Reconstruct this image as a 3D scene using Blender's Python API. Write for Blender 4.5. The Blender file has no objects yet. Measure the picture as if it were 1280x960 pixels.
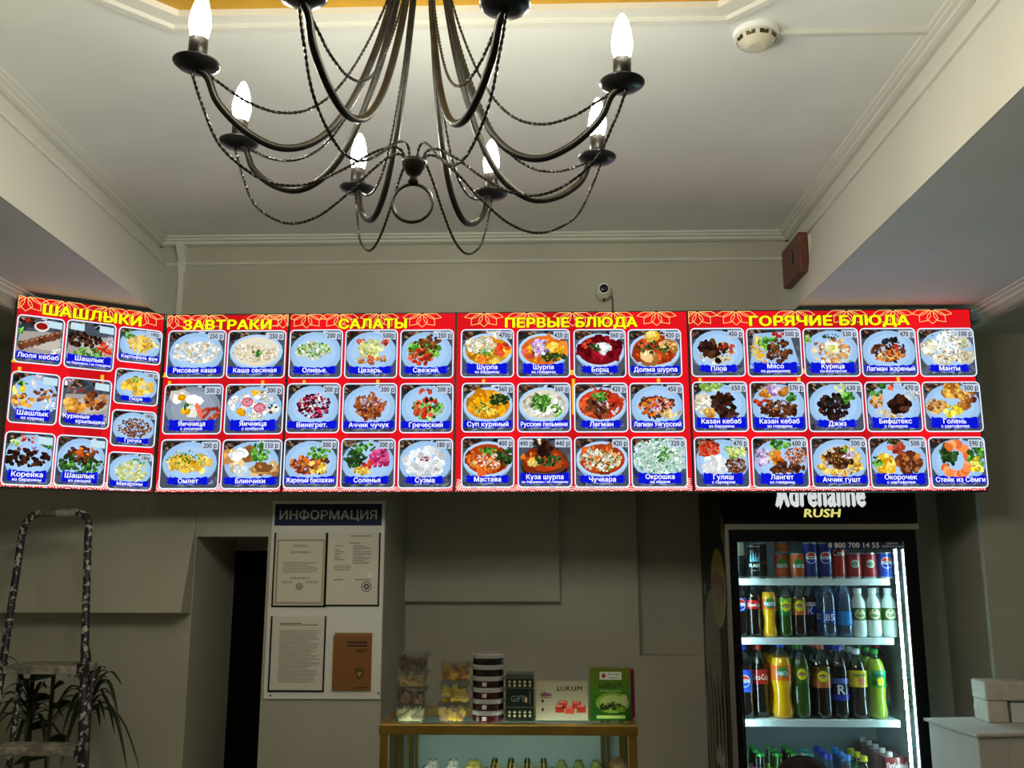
import bpy, math, random, mathutils
import numpy as np
from mathutils import Vector as V
R = math.radians; PI = math.pi
random.seed(7)
S = bpy.context.scene
COL = S.collection
# ---------------------------------------------------------------- camera, world, exposure
EYE = V((0, 0, 1.75)); F = 1150.0; PITCH = math.atan(220 / 1150); YAW = R(1.6)
cd = bpy.data.cameras.new('camera'); cam = bpy.data.objects.new('camera', cd); COL.objects.link(cam)
cam.location = EYE; cam.rotation_euler = (PI / 2 + PITCH, 0, YAW)
cd.sensor_fit = 'HORIZONTAL'; cd.sensor_width = 36; cd.lens = F / 1280 * 36; cd.clip_start = .02
S.camera = cam
S.view_settings.view_transform = 'Standard'; S.view_settings.look = 'None'
S.view_settings.gamma = 1; S.view_settings.exposure = 0; S.view_settings.use_curve_mapping = False
wd = bpy.data.worlds.new('world'); S.world = wd; wd.use_nodes = True
wd.node_tree.nodes['Background'].inputs[0].default_value = (.9, .95, 1, 1)
wd.node_tree.nodes['Background'].inputs[1].default_value = .02
BULB = 222.0
SCREEN = 1.2    # backlit menu panels
LEDS = 80.0      # fridge light strip
CASE = 26.0       # showcase light strip
FW = V((-math.sin(YAW) * math.cos(PITCH), math.cos(YAW) * math.cos(PITCH), math.sin(PITCH)))
RT = V((math.cos(YAW), math.sin(YAW), 0)); UP = RT.cross(FW)
def ray(x, y): return FW + RT * ((x - 640) / F) + UP * ((480 - y) / F)
def aY(x, y, Y): r = ray(x, y); return EYE + r * (Y / r.y)
def aZ(x, y, Z): r = ray(x, y); return EYE + r * ((Z - EYE.z) / r.z)
def aX(x, y, X): r = ray(x, y); return EYE + r * (X / r.x)
# ---------------------------------------------------------------- materials
def lin(c):
    if isinstance(c, str):
        c = c.lstrip('#'); c = [int(c[i:i + 2], 16) / 255 for i in (0, 2, 4)]
        c = [x / 12.92 if x <= .04045 else ((x + .055) / 1.055) ** 2.4 for x in c]
    return (c[0], c[1], c[2], 1)
M = {}
def mat(name, col, rough=.5, metal=0, noise=0, nscale=20, bump=0, bscale=60, coat=0, spec=.5, col2=None, lo=.35, hi=.65):
    m = bpy.data.materials.new(name); m.use_nodes = True; n = m.node_tree.nodes; l = m.node_tree.links
    b = n['Principled BSDF']; c = lin(col)
    b.inputs['Base Color'].default_value = c; b.inputs['Roughness'].default_value = rough
    b.inputs['Metallic'].default_value = metal; b.inputs['Coat Weight'].default_value = coat
    b.inputs['Specular IOR Level'].default_value = spec
    tc = n.new('ShaderNodeTexCoord')
    if noise or col2:
        t = n.new('ShaderNodeTexNoise'); t.inputs['Scale'].default_value = nscale; t.inputs['Detail'].default_value = 5
        l.new(tc.outputs['Object'], t.inputs['Vector'])
        r = n.new('ShaderNodeValToRGB'); e = r.color_ramp.elements
        e[0].position = lo; e[1].position = hi
        if col2: e[0].color = c; e[1].color = lin(col2)
        else:
            e[0].color = tuple(x * (1 - noise) for x in c[:3]) + (1,); e[1].color = tuple(min(1, x * (1 + noise)) for x in c[:3]) + (1,)
        l.new(t.outputs['Fac'], r.inputs['Fac']); l.new(r.outputs['Color'], b.inputs['Base Color'])
    if bump:
        t2 = n.new('ShaderNodeTexNoise'); t2.inputs['Scale'].default_value = bscale; t2.inputs['Detail'].default_value = 4
        l.new(tc.outputs['Object'], t2.inputs['Vector'])
        bp = n.new('ShaderNodeBump'); bp.inputs['Strength'].default_value = bump; bp.inputs['Distance'].default_value = .01
        l.new(t2.outputs['Fac'], bp.inputs['Height']); l.new(bp.outputs['Normal'], b.inputs['Normal'])
    M[name] = m; return m
def emit(name, col, s, attr=False):
    m = bpy.data.materials.new(name); m.use_nodes = True; n = m.node_tree.nodes; l = m.node_tree.links
    n.remove(n['Principled BSDF']); e = n.new('ShaderNodeEmission'); e.inputs[1].default_value = s
    if attr:
        a = n.new('ShaderNodeAttribute'); a.attribute_name = 'col'; l.new(a.outputs['Color'], e.inputs[0])
    else: e.inputs[0].default_value = lin(col)
    l.new(e.outputs[0], n['Material Output'].inputs[0]); M[name] = m; return m
def printed(name, rough, coat=0, spec=.5):      # colours of a printed surface come from the mesh's own face colours
    m = mat(name, '808080', rough, coat=coat, spec=spec); n = m.node_tree.nodes
    a = n.new('ShaderNodeAttribute'); a.attribute_name = 'col'
    m.node_tree.links.new(a.outputs['Color'], n['Principled BSDF'].inputs['Base Color']); return m
def glass(name, tint, refl=.08, rough=.02, bump=0, bscale=8, haze=0):
    m = bpy.data.materials.new(name); m.use_nodes = True; n = m.node_tree.nodes; l = m.node_tree.links
    n.remove(n['Principled BSDF'])
    t = n.new('ShaderNodeBsdfTransparent'); t.inputs[0].default_value = lin(tint)
    g = n.new('ShaderNodeBsdfGlossy'); g.inputs['Roughness'].default_value = rough
    lw = n.new('ShaderNodeLayerWeight'); lw.inputs[0].default_value = .3
    mp = n.new('ShaderNodeMapRange'); mp.inputs[3].default_value = refl; mp.inputs[4].default_value = min(1, refl * 6)
    l.new(lw.outputs['Fresnel'], mp.inputs[0])
    mx = n.new('ShaderNodeMixShader'); l.new(mp.outputs[0], mx.inputs[0]); l.new(g.outputs[0], mx.inputs[2])
    if haze:
        d = n.new('ShaderNodeBsdfDiffuse'); d.inputs[0].default_value = lin(tint)
        m2 = n.new('ShaderNodeMixShader'); m2.inputs[0].default_value = haze
        l.new(t.outputs[0], m2.inputs[1]); l.new(d.outputs[0], m2.inputs[2]); l.new(m2.outputs[0], mx.inputs[1])
    else: l.new(t.outputs[0], mx.inputs[1])
    if bump:
        tc = n.new('ShaderNodeTexCoord'); t2 = n.new('ShaderNodeTexNoise'); t2.inputs['Scale'].default_value = bscale
        bp = n.new('ShaderNodeBump'); bp.inputs['Strength'].default_value = bump; bp.inputs['Distance'].default_value = .02
        l.new(tc.outputs['Object'], t2.inputs['Vector']); l.new(t2.outputs['Fac'], bp.inputs['Height']); l.new(bp.outputs['Normal'], g.inputs['Normal'])
    l.new(mx.outputs[0], n['Material Output'].inputs[0]); M[name] = m; return m
mat('ceiling_paint', (.80, .81, .785), .7, noise=.03, nscale=3)
mat('moulding', (.68, .67, .61), .6)
mat('wall_paint', (.47, .455, .375), .55, noise=.05, nscale=4, bump=.06, bscale=18)
mat('gloss_paint', (.50, .47, .38), .3, noise=.05, nscale=4, bump=.04, bscale=14)
mat('ochre', (.50, .27, .015), .5, noise=.12, nscale=5)
mat('floor_tile', (.50, .47, .42), .35, noise=.15, nscale=6)
mat('dark_doorway', (.002, .002, .002), .7, spec=.1)
mat('door_trim', (.35, .36, .36), .4)
mat('bronze', (.013, .011, .008), .40, metal=.5, noise=.5, nscale=60)
mat('brass_worn', (.06, .045, .02), .35, metal=.7, noise=.4, nscale=40)
mat('black_metal', (.008, .008, .009), .3)
mat('board_case', (.012, .010, .010), .5)
mat('white_plastic', (.85, .85, .82), .4)
mat('ivory_plastic', (.62, .58, .46), .45)
mat('lens_black', (.004, .004, .005), .08, coat=.5)
mat('alarm_red', (.13, .035, .022), .45, noise=.2, nscale=25)
mat('silver_trim', (.38, .37, .34), .3, metal=.7)
mat('fridge_black', (.004, .004, .0045), .35, spec=.15)
mat('fridge_inside', (.50, .55, .57), .6)
mat('shelf_white', (.75, .8, .82), .35)
mat('gold_frame', (.30, .19, .035), .32, metal=.6, noise=.15, nscale=15)
mat('case_back', (.50, .62, .60), .35)
mat('carton', (.60, .58, .54), .7, noise=.05, nscale=12)
mat('packet', (.62, .58, .50), .6, noise=.08, nscale=30, bump=.3, bscale=30)
mat('ladder_paint', (.012, .010, .022), .5, col2=(.45, .42, .36), nscale=58, lo=.54, hi=.59)
mat('ladder_tread', (.18, .17, .15), .6, col2=(.42, .38, .30), nscale=26, lo=.45, hi=.6)
mat('leaf_dark', (.018, .032, .012), .35, noise=.3, nscale=20)
mat('stem_brown', (.05, .038, .02), .7, noise=.3, nscale=40)
mat('pot_clay', (.18, .08, .045), .7, noise=.1)
mat('soil', (.02, .014, .01), .9)
mat('screw', (.03, .03, .03), .4, metal=.8)
mat('cap_white', (.78, .8, .8), .35); mat('hair', (.005, .004, .0035), .6, spec=.2, noise=.4, nscale=80, bump=.5, bscale=120)
mat('skin', (.42, .24, .17), .5); mat('cloth_dark', (.02, .02, .025), .8)
mat('tin', (.6, .6, .62), .3, metal=.9)
for k, c in dict(red='a81414', blue='1738b8', skyblue='2f86d8', green='1f8a2c', orange='d2581e', yellow='c9c414', white='e8eef0', teal='1f8f86', lime='8fcf20').items():
    mat('cap_' + k if k != 'white' else 'cap_pale', c, .35)
for k, c in dict(cola='120705', orange='e4a200', tea_green='2c4a12', tea_dark='1a0a04', navy='06060c', lemon='8fa51a', milk='d6e2dc', greenglass='0f7a22', brownglass='1c0f08', cherry='2a0606').items():
    mat('drink_' + k, c, .12, coat=.6)
printed('print_matt', .6); printed('print_gloss', .22, coat=.3); printed('can_print', .25, coat=.4)
glass('pet_clear', 'dfe8ea', .10); glass('pet_blue', '86b8e6', .12, haze=.10); glass('door_glass', 'f4f8f8', .025, .01)
glass('case_glass', 'eef4f2', .035, .01); glass('film', 'fafaf8', .04, .06, bump=.9, bscale=14, haze=.02); glass('tub_clear', 'f0f0ec', .05, .10, haze=.04)
glass('tub_lid', 'c9c2c0', .12, .2, haze=.45)
emit('screen', '', SCREEN, True); emit('bulb_glow', (1, .97, .79), BULB); emit('led_cool', (.58, .95, 1), LEDS)
emit('case_led', (.80, 1, .94), CASE); emit('logo_white', (.9, .95, .95), .75); emit('logo_yellow', (.95, .9, .25), .75)
for k in ('logo_white', 'logo_yellow'): M[k].cycles.emission_sampling = 'NONE'
# ---------------------------------------------------------------- mesh helpers
TX = {}
def fill2d(pts, edges):       # triangles of a glyph outline by the non-zero winding rule
    if not pts: return [], []
    nx = {}
    for a, b in edges: nx.setdefault(a, []).append(b); nx.setdefault(b, []).append(a)
    seen = set(); E0 = []; E1 = []
    for s in range(len(pts)):
        if s in seen or s not in nx: continue
        loop = [s]; seen.add(s); cur = s; fwd = [b for b in nx[s] if b == s + 1] or nx[s]; cur = fwd[0]
        while cur not in seen:
            seen.add(cur); loop.append(cur); q = [b for b in nx[cur] if b not in seen]
            if not q: break
            cur = q[0]
        for a, b in zip(loop, loop[1:] + loop[:1]): E0.append(pts[a][:]); E1.append(pts[b][:])
    v, _, f, *_r = mathutils.geometry.delaunay_2d_cdt(pts, edges, [], 0, 1e-6)
    if not f: return [], []
    A = np.array(E0); B = np.array(E1); vv = np.array([p[:] for p in v]); c = np.array([vv[list(t)].mean(0) for t in f])
    y = c[:, 1:2]; up = (A[None, :, 1] <= y) & (B[None, :, 1] > y); dn = (A[None, :, 1] > y) & (B[None, :, 1] <= y)
    cr = (B[None, :, 0] - A[None, :, 0]) * (y - A[None, :, 1]) - (c[:, 0:1] - A[None, :, 0]) * (B[None, :, 1] - A[None, :, 1])
    wn = (up & (cr > 0)).sum(1) - (dn & (cr < 0)).sum(1)
    return [tuple(p) for p in vv], [tuple(t) for t, w in zip(f, wn) if w != 0]
def tmesh(s, bold, spacing=1.0):
    k = (s, bold, spacing)
    if k not in TX:
        spacing = spacing * (1 + bold * 1.2); c = bpy.data.curves.new('t', 'FONT'); c.body = s; c.size = 1; c.resolution_u = 2; c.fill_mode = 'NONE'; c.space_character = spacing
        o = bpy.data.objects.new('t', c)
        COL.objects.link(o); dg = bpy.context.evaluated_depsgraph_get(); dg.update()
        me = bpy.data.meshes.new_from_object(o.evaluated_get(dg))
        vs, fs = fill2d([V(v.co[:2]) for v in me.vertices], [tuple(e.vertices) for e in me.edges])
        bpy.data.objects.remove(o); bpy.data.curves.remove(c); bpy.data.meshes.remove(me)
        xs = [v[0] for v in vs] or [0, 1]
        TX[k] = (vs, fs, min(xs), max(xs))
    return TX[k]
def SHIFT(b): return [(0, 0)] if b < .012 else [(-b, 0), (b, 0)] + ([(0, b * .7), (0, -b * .7)] if b >= .02 else [])
def wloc(o):
    p = V((0, 0, 0))
    while o: p += o.location; o = o.parent
    return p
class MB:
    def __init__(s): s.v = []; s.f = []; s.c = []; s.m = []; s.col = None; s.mi = 0
    def face(s, idx): s.f.append(tuple(idx)); s.c.append(s.col); s.m.append(s.mi)
    def poly(s, pts):
        n = len(s.v); s.v += [tuple(p) for p in pts]; s.face(range(n, n + len(pts))); return s
    def box(s, x0, x1, y0, y1, z0, z1):
        n = len(s.v); s.v += [(x, y, z) for z in (z0, z1) for y in (y0, y1) for x in (x0, x1)]
        for q in ((0, 2, 3, 1), (4, 5, 7, 6), (0, 1, 5, 4), (2, 6, 7, 3), (0, 4, 6, 2), (1, 3, 7, 5)): s.face([n + i for i in q])
        return s
    def hexa(s, b, t):         # bottom quad, top quad (same winding, counter-clockwise from above)
        n = len(s.v); s.v += [tuple(p) for p in b] + [tuple(p) for p in t]
        for q in ((3, 2, 1, 0), (4, 5, 6, 7), (0, 1, 5, 4), (1, 2, 6, 5), (2, 3, 7, 6), (3, 0, 4, 7)): s.face([n + i for i in q])
        return s
    def prism(s, prof, axis, a, b):      # closed profile extruded along x or y
        n = len(s.v); k = len(prof)
        for t in (a, b):
            s.v += [((t, p[0], p[1]) if axis == 'x' else (p[0], t, p[1]) if axis == 'y' else (p[0], p[1], t)) for p in prof]
        for i in range(k): j = (i + 1) % k; s.face((n + i, n + j, n + k + j, n + k + i))
        s.face(range(n + k - 1, n - 1, -1)); s.face(range(n + k, n + 2 * k)); return s
    def tube(s, pts, r, seg=8, closed=False):
        pts = [V(p) for p in pts]; N = len(pts); n = len(s.v)
        rs = r if isinstance(r, (list, tuple)) else [r] * N
        t0 = (pts[1] - pts[0]).normalized(); ref = V((0, 0, 1)) if abs(t0.z) < .9 else V((1, 0, 0))
        u = t0.cross(ref).normalized()
        for i, p in enumerate(pts):
            a = pts[(i - 1) % N] if (closed or i) else p; b = pts[(i + 1) % N] if (closed or i < N - 1) else p
            t = (b - a).normalized(); u = (u - t * u.dot(t)).normalized(); w = t.cross(u)
            for k in range(seg):
                an = 2 * PI * k / seg; s.v.append(tuple(p + (u * math.cos(an) + w * math.sin(an)) * rs[i]))
        for i in range(N if closed else N - 1):
            j = (i + 1) % N
            for k in range(seg): q = (k + 1) % seg; s.face((n + i * seg + k, n + i * seg + q, n + j * seg + q, n + j * seg + k))
        if not closed: s.face([n + k for k in range(seg)][::-1]); s.face([n + (N - 1) * seg + k for k in range(seg)])
        return s
    def lathe(s, prof, seg=16, o=(0, 0, 0), lobes=0, cols=None, mis=None, caps=True):
        n = len(s.v); K = len(prof)
        for i, (r, z) in enumerate(prof):
            for k in range(seg):
                a = 2 * PI * k / seg; rr = r * (1 - (lobes * (1 - i / 3) * abs(math.cos(2.5 * a)) if lobes and i < 3 else 0))
                s.v.append((o[0] + rr * math.cos(a), o[1] + rr * math.sin(a), o[2] + z))
        for i in range(K - 1):
            if cols: s.col = cols[i]
            if mis: s.mi = mis[i]
            for k in range(seg): q = (k + 1) % seg; s.face((n + i * seg + k, n + i * seg + q, n + (i + 1) * seg + q, n + (i + 1) * seg + k))
        if caps: s.face([n + k for k in range(seg)][::-1]); s.face([n + (K - 1) * seg + k for k in range(seg)])
        return s
    def txt(s, t, o, u, v, h, w=None, bold=.015, sx=1, al='c', fit=None, spacing=1.0):
        vs, fs, x0, x1 = tmesh(t, bold, spacing); k = h / .727; kx = k * sx
        if w and (x1 - x0) * kx > w: kx = w / (x1 - x0)
        if fit: kx = fit / (x1 - x0)
        o = V(o); u = V(u); v = V(v); off = {'c': (x0 + x1) / 2, 'l': x0, 'r': x1}[al]
        nr = u.cross(v).normalized()
        for i_, (dx, dy) in enumerate(SHIFT(bold)):       # heavier strokes: the outline repeated a hair to each side
            n = len(s.v); s.v += [tuple(o + nr * (i_ * 4e-5) + u * ((x - off + dx) * kx) + v * ((y + dy) * k - h / 2)) for x, y in vs]
            for f in fs: s.face([n + i for i in f])
        return s
    def txtcyl(s, t, z, r, h, ang=-PI / 2, w=None, bold=.02, sx=1):      # lettering wrapped round an upright cylinder at the origin
        vs, fs, x0, x1 = tmesh(t, bold); k = h / .727; kx = k * sx
        if w and (x1 - x0) * kx > w: kx = w / (x1 - x0)
        off = (x0 + x1) / 2
        for i_, (dx, dy) in enumerate(SHIFT(bold)):
            n = len(s.v); rr = r + .0006 + i_ * 4e-5
            for x, y in vs: a = ang + (x - off + dx) * kx / r; s.v.append((rr * math.cos(a), rr * math.sin(a), z + (y + dy) * k - h / 2))
            for f in fs: s.face([n + i for i in f])
        return s
    def disc_cyl(s, z, r, rx, rz, ang=-PI / 2, k=14, half=0):      # round badge wrapped on a cylinder
        r += .0003; n = len(s.v)
        for i in range(k + 1):
            x = -math.cos(PI * i / k); y = math.sqrt(max(0, 1 - x * x)); lo, hi = -y, y
            if half == 1: lo = min(hi, .25)
            if half == -1: hi = max(lo, -.25)
            b = ang + x * rx / r; s.v += [(r * math.cos(b), r * math.sin(b), z + lo * rz), (r * math.cos(b), r * math.sin(b), z + hi * rz)]
        for i in range(k): a = n + 2 * i; s.face((a, a + 2, a + 3, a + 1))
        return s
    def build(s, name, m, parent=None, smooth=False, bevel=0):
        me = bpy.data.meshes.new(name); o = bpy.data.objects.new(name, me)
        if parent:
            off = wloc(parent); o.parent = parent
        else:
            xs, ys, zs = zip(*s.v); off = V(((min(xs) + max(xs)) / 2, (min(ys) + max(ys)) / 2, min(zs))); o.location = off
        me.from_pydata([(x - off.x, y - off.y, z - off.z) for x, y, z in s.v], [], s.f)
        for mm in (m if isinstance(m, (list, tuple)) else [m]): me.materials.append(M[mm])
        if any(s.m): me.polygons.foreach_set('material_index', s.m)
        if smooth: me.polygons.foreach_set('use_smooth', [True] * len(me.polygons))
        if any(c is not None for c in s.c):
            at = me.color_attributes.new('col', 'FLOAT_COLOR', 'CORNER'); d = []
            for p, c in zip(me.polygons, s.c): d += list(lin(c or '808080')) * p.loop_total
            at.data.foreach_set('color', d)
        me.update(); COL.objects.link(o)
        if bevel:
            b = o.modifiers.new('b', 'BEVEL'); b.width = bevel; b.segments = 2; b.limit_method = 'ANGLE'
        return o
def tag(o, label=None, cat=None, group=None, kind=None):
    for k, x in (('label', label), ('category', cat), ('group', group), ('kind', kind)):
        if x: o[k] = x
    return o
def thing(name, loc, label, cat, group=None):
    o = bpy.data.objects.new(name, None); COL.objects.link(o); o.location = loc; o.empty_display_size = .05
    return tag(o, label, cat, group)
def st(name, mb, m, **k): return tag(mb.build(name, m, **k), kind='structure')
def copy_tree(o, parent=None):
    c = o.copy(); COL.objects.link(c); c.parent = parent
    for ch in list(o.children): copy_tree(ch, c)
    return c
def catmull(pts, n=8):
    pts = [V(p) for p in pts]; P = [pts[0] * 2 - pts[1]] + pts + [pts[-1] * 2 - pts[-2]]; out = []
    for i in range(1, len(P) - 2):
        a, b, c, d = P[i - 1:i + 3]
        for k in range(n):
            t = k / n; out.append(.5 * (2 * b + (c - a) * t + (2 * a - 5 * b + 4 * c - d) * t * t + (3 * b - a - 3 * c + d) * t ** 3))
    return out + [pts[-1]]
# ---------------------------------------------------------------- the room
CEIL = 3.13; W = 3.80; LOW = 2.73; BL = -1.575; BR = 1.085; BLB = -1.469; BRB = 1.027; REC = 4.45; XL = -2.35; XR = 2.45; YB = -2.2
PXL, PXR = -1.107, -.626; NIL = -1.405; LINT = 1.845; RPX = 1.785
st('floor', MB().box(XL - .1, XR + .1, YB - .1, 4.75, -.05, 0), 'floor_tile')
st('wall_left', MB().box(XL - .1, XL, YB, W, 0, LOW + .1), 'wall_paint')
st('wall_right', MB().box(XR, XR + .1, YB, W, 0, LOW + .1), 'wall_paint')
st('wall_rear', MB().box(XL - .1, XR + .1, YB - .1, YB, 0, CEIL + .1), 'wall_paint')
# back wall: upper wall above the menu, the part over the door niche and its left lower wall
b = MB(); b.box(XL - .1, XR + .1, W, W + .3, 2.35, CEIL + .05); b.box(XL - .1, PXL, W, W + .3, LINT, 2.35)
b.box(XL - .1, NIL, W, W + .6, 0, LINT)
wb = st('wall_back', b, 'wall_paint')
b = MB(); b.prism([(W, 1.95), (W - .115, 1.545), (W + .0, 1.535)], 'x', XL, NIL - .003)
tag(b.build('plaster_bulge', 'wall_paint', wb, bevel=.004), 'slanting plaster block jutting out at its lower edge')
st('wall_pillar', MB().box(PXL, PXR, W, REC + .1, 0, 2.35), 'wall_paint')
# alcove behind the showcase and the fridge
b = MB(); NX0, NX1, NZ = .470, .80, 1.315
b.box(PXR - .1, NX0, REC, REC + .12, 0, 2.4); b.box(NX0, NX1, REC, REC + .12, 0, NZ); b.box(NX1, 1.66, REC, REC + .12, 0, 2.4); b.box(NX0, NX1, REC + .075, REC + .12, NZ, 2.4)
wa = st('wall_alcove', b, 'gloss_paint')
p0 = aY(507, 752, REC - .05); p1 = aY(700, 749, REC - .05)
tag(MB().box(PXR, p1.x, REC - .05, REC, p0.z, 2.4).build('wall_panel', 'gloss_paint', wa, bevel=.003), 'shallow boxed panel standing out from the alcove wall')
st('ceiling_alcove', MB().box(PXR, RPX, W + .3, REC + .1, 2.36, 2.42), 'wall_paint')
b = MB(); b.box(RPX, XR + .1, W, 4.3, 0, 2.35); b.box(1.58, RPX, 4.2, 4.6, 0, 2.35)
st('wall_pillar_right', b, 'wall_paint')
# door niche
st('wall_niche', MB().box(NIL, PXL, W + .52, W + .6, 0, LINT + .1).box(NIL, PXL, W + .3, W + .6, LINT, LINT + .1), 'wall_paint')
dx = aY(291, 690, 4.30).x; dz = aY(300, 685, 4.30).z
d = st('door_1', MB().box(dx + .012, PXL, 4.302, 4.318, 0, dz - .012), 'dark_doorway')  # near-black leaf stands in for the dark of the open doorway
MB().box(dx, dx + .012, 4.296, 4.318, 0, dz).box(dx + .012, PXL, 4.296, 4.318, dz - .012, dz).build('door_frame', 'door_trim', d)
MB().tube([(PXL - .03, 4.27, 1.0), (PXL - .09, 4.27, 1.0)], .009).tube([(PXL - .03, 4.302, 1.0), (PXL - .03, 4.27, 1.0)], .009).build('door_handle', 'silver_trim', d)
# ceilings
OX, OY = -.225, 1.56
st('ceiling', MB().box(BL - .12, BR + .02, YB - .1, W, CEIL, CEIL + .1), 'ceiling_paint')
CX = 1.715     # side of the lower ceiling to the right
cl_ = st('ceiling_low_left', MB().box(-1.93, BLB - .006, YB - .1, W, LOW, LOW + .015), 'ceiling_paint')
st('ceiling_low_right', MB().box(BRB + .006, CX + .04, YB - .1, W, LOW, LOW + .015), 'ceiling_paint')
st('ceiling_soffit', MB().box(CX + .04, XR + .1, YB - .1, W, 2.68, CEIL + .1), 'wall_paint')
st('ceiling_soffit_left', MB().box(XL - .1, -1.93, YB - .1, W, 2.66, CEIL + .1), 'wall_paint')
# faces of the two beams carry the wall colour of the tray ceiling
wbl = st('wall_beam_left', MB().prism([(BLB, LOW), (BL, CEIL), (BL - .006, CEIL), (BLB - .006, LOW)], 'y', YB, W), 'moulding')
st('wall_beam_right', MB().prism([(BRB, LOW), (BRB + .006, LOW), (BR + .006, CEIL), (BR, CEIL)], 'y', YB, W), 'moulding')
def cove(n, axis, sgn, base, a, bb, top, lean=1):     # ridged moulding under the ceiling with a bead lower down
    prof = [(.0, 0), (.055, 0), (.055, -.008), (.046, -.012), (.046, -.018), (.033, -.023), (.033, -.031), (.02, -.036), (0, -.036)]
    bead = [(-.004, -.106), (.010, -.108), (.014, -.114), (.010, -.120), (-.004, -.122)]
    b = MB()
    for p in (prof, bead): b.prism([(base + sgn * d + (-.27 * sgn * z if axis == 'y' and p is bead else 0) * lean, top + z) for d, z in p][::(1 if sgn * (1 if axis == 'x' else -1) > 0 else -1)], axis, a, bb)
    return st('trim_%d' % n, b, 'moulding')
cove(1, 'x', -1, W, BL - .08, BR, CEIL); tb = cove(2, 'y', 1, BL, YB, W, CEIL); cove(3, 'y', -1, BR, YB, W, CEIL, .55)
for o in (wbl, tb, cl_):           # the left beam runs slightly askew
    for v in o.data.vertices:
        if o is not cl_ or v.co.x > 0: v.co.x -= .055 * (v.co.y + o.location.y - 2.35)
# cornices where the low ceilings meet the sides
def cornice(n, X, sgn, drop):
    prof = [(0, 0), (0, -.006), (.010, -.009), (.012, -.016), (.024, -.022), (.027, -.032), (.042, -.038), (.046, -drop), (.08, -drop), (.08, 0)]
    return st('trim_%d' % n, MB().prism([(X + sgn * d, LOW + z) for d, z in prof], 'y', YB, W), 'moulding')
cornice(4, CX, 1, .052); cornice(5, -1.89, -1, .072)
# ceiling medallion: ochre field in a white moulded frame with notched corners
def octo(hx, hy, c): return [(OX - hx, OY - hy + c), (OX - hx + c, OY - hy), (OX + hx - c, OY - hy), (OX + hx, OY - hy + c), (OX + hx, OY + hy - c), (OX + hx - c, OY + hy), (OX - hx + c, OY + hy), (OX - hx, OY + hy - c)]
o_ = MB(); P = octo(.88, .55, .19); n = len(P)
o_.prism([(x, y) for x, y in P], 'z', CEIL - .004, CEIL)
med = tag(o_.build('ceiling_panel', 'ochre'), kind='structure')
b = MB()
for k, (g0, g1, h) in enumerate(((-.012, .02, .022), (.02, .038, .014), (.038, .056, .026))):
    A = octo(.88 + g0, .55 + g0, .19 + g0 * .4); B = octo(.88 + g1, .55 + g1, .19 + g1 * .4)
    for i in range(n):
        j = (i + 1) % n
        b.hexa([(*A[i], CEIL - h), (*A[j], CEIL - h), (*B[j], CEIL - h), (*B[i], CEIL - h)], [(*A[i], CEIL), (*A[j], CEIL), (*B[j], CEIL), (*B[i], CEIL)])
b.build('moulding_frame', 'moulding', med)
# cable duct by the left corner
st('trim_6', MB().box(-1.552, -1.530, W - .014, W, 2.3, CEIL - .10).prism([(W - .016, CEIL - .16), (W - .016, CEIL - .1), (W - .055, CEIL - .04), (W, CEIL - .03), (W, CEIL - .16)], 'x', -1.557, -1.525), 'moulding')
# ---------------------------------------------------------------- ceiling fittings
p = aZ(945, 40, CEIL); t = thing('smoke_detector', (p.x, p.y, CEIL - .05), 'round ivory smoke detector on the ceiling above the right beam', 'detector')
MB().lathe([(.050, -.016), (.058, -.014), (.060, -.004), (.060, 0)], 24, (p.x, p.y, CEIL)).build('base', 'white_plastic', t)
MB().lathe([(.022, -.046), (.026, -.046), (.030, -.042), (.046, -.034), (.052, -.022), (.052, -.014)], 24, (p.x, p.y, CEIL)).build('cover', 'ivory_plastic', t, smooth=True)
for k in range(9):
    a = 2 * PI * k / 9; b = MB(); q = []
    for da, r, z in ((-.24, .0505, -.021), (.24, .0505, -.021), (.24, .0465, -.031), (-.24, .0465, -.031)): q.append((p.x + (r + .003) * math.cos(a + da), p.y + (r + .003) * math.sin(a + da), CEIL + z))
    b.poly(q).build('vent_slot', 'brass_worn', t)
tag(MB().box(p.x + .055, BR - .03, p.y - .008, p.y + .008, CEIL - .012, CEIL).build('cable_duct', 'moulding'), 'thin white cable duct from the smoke detector to the right moulding', 'cable duct')
q = [aX(992, 308, BRB + .03), aX(1014, 292, BRB + .03), aX(1014, 350, BRB + .03), aX(995, 366, BRB + .03)]
y0, y1 = min(q[1].y, q[2].y), max(q[0].y, q[3].y); z0, z1 = 2.84, 3.0
t = thing('alarm_box', (BR, (y0 + y1) / 2, z0), 'brownish red alarm box fixed to the right beam', 'alarm box'); x0 = BRB + .035
MB().box(x0 - .012, x0, y0 + .02, y1 - .01, z0 - .012, z1 - .012).build('back_plate', 'ivory_plastic', t)
MB().box(x0 - .05, x0 - .012, y0 + .02, y1 + .02, z0, z1).build('cover', 'alarm_red', t, bevel=.006)
MB().box(x0 - .054, x0 - .05, y0 + .1, y0 + .13, z0 + .06, z0 + .11).build('slot', 'black_metal', t)
p = aY(754, 367, W); t = thing('security_camera', (p.x, W, p.z - .04), 'small white dome security camera on the wall above the menu', 'camera')
b = MB(); ring = lambda r, y, k=24: [(p.x + r * math.cos(2 * PI * i / k), W - y, p.z + r * math.sin(2 * PI * i / k)) for i in range(k)]
def ylathe(b, prof, o, k=24):
    n = len(b.v)
    for r, y in prof: b.v += [(o.x + r * math.cos(2 * PI * i / k), W - y, o.z + r * math.sin(2 * PI * i / k)) for i in range(k)]
    for j in range(len(prof) - 1):
        for i in range(k): q = (i + 1) % k; b.face((n + j * k + i, n + j * k + q, n + (j + 1) * k + q, n + (j + 1) * k + i))
    b.face([n + (len(prof) - 1) * k + i for i in range(k)]); return b
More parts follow.
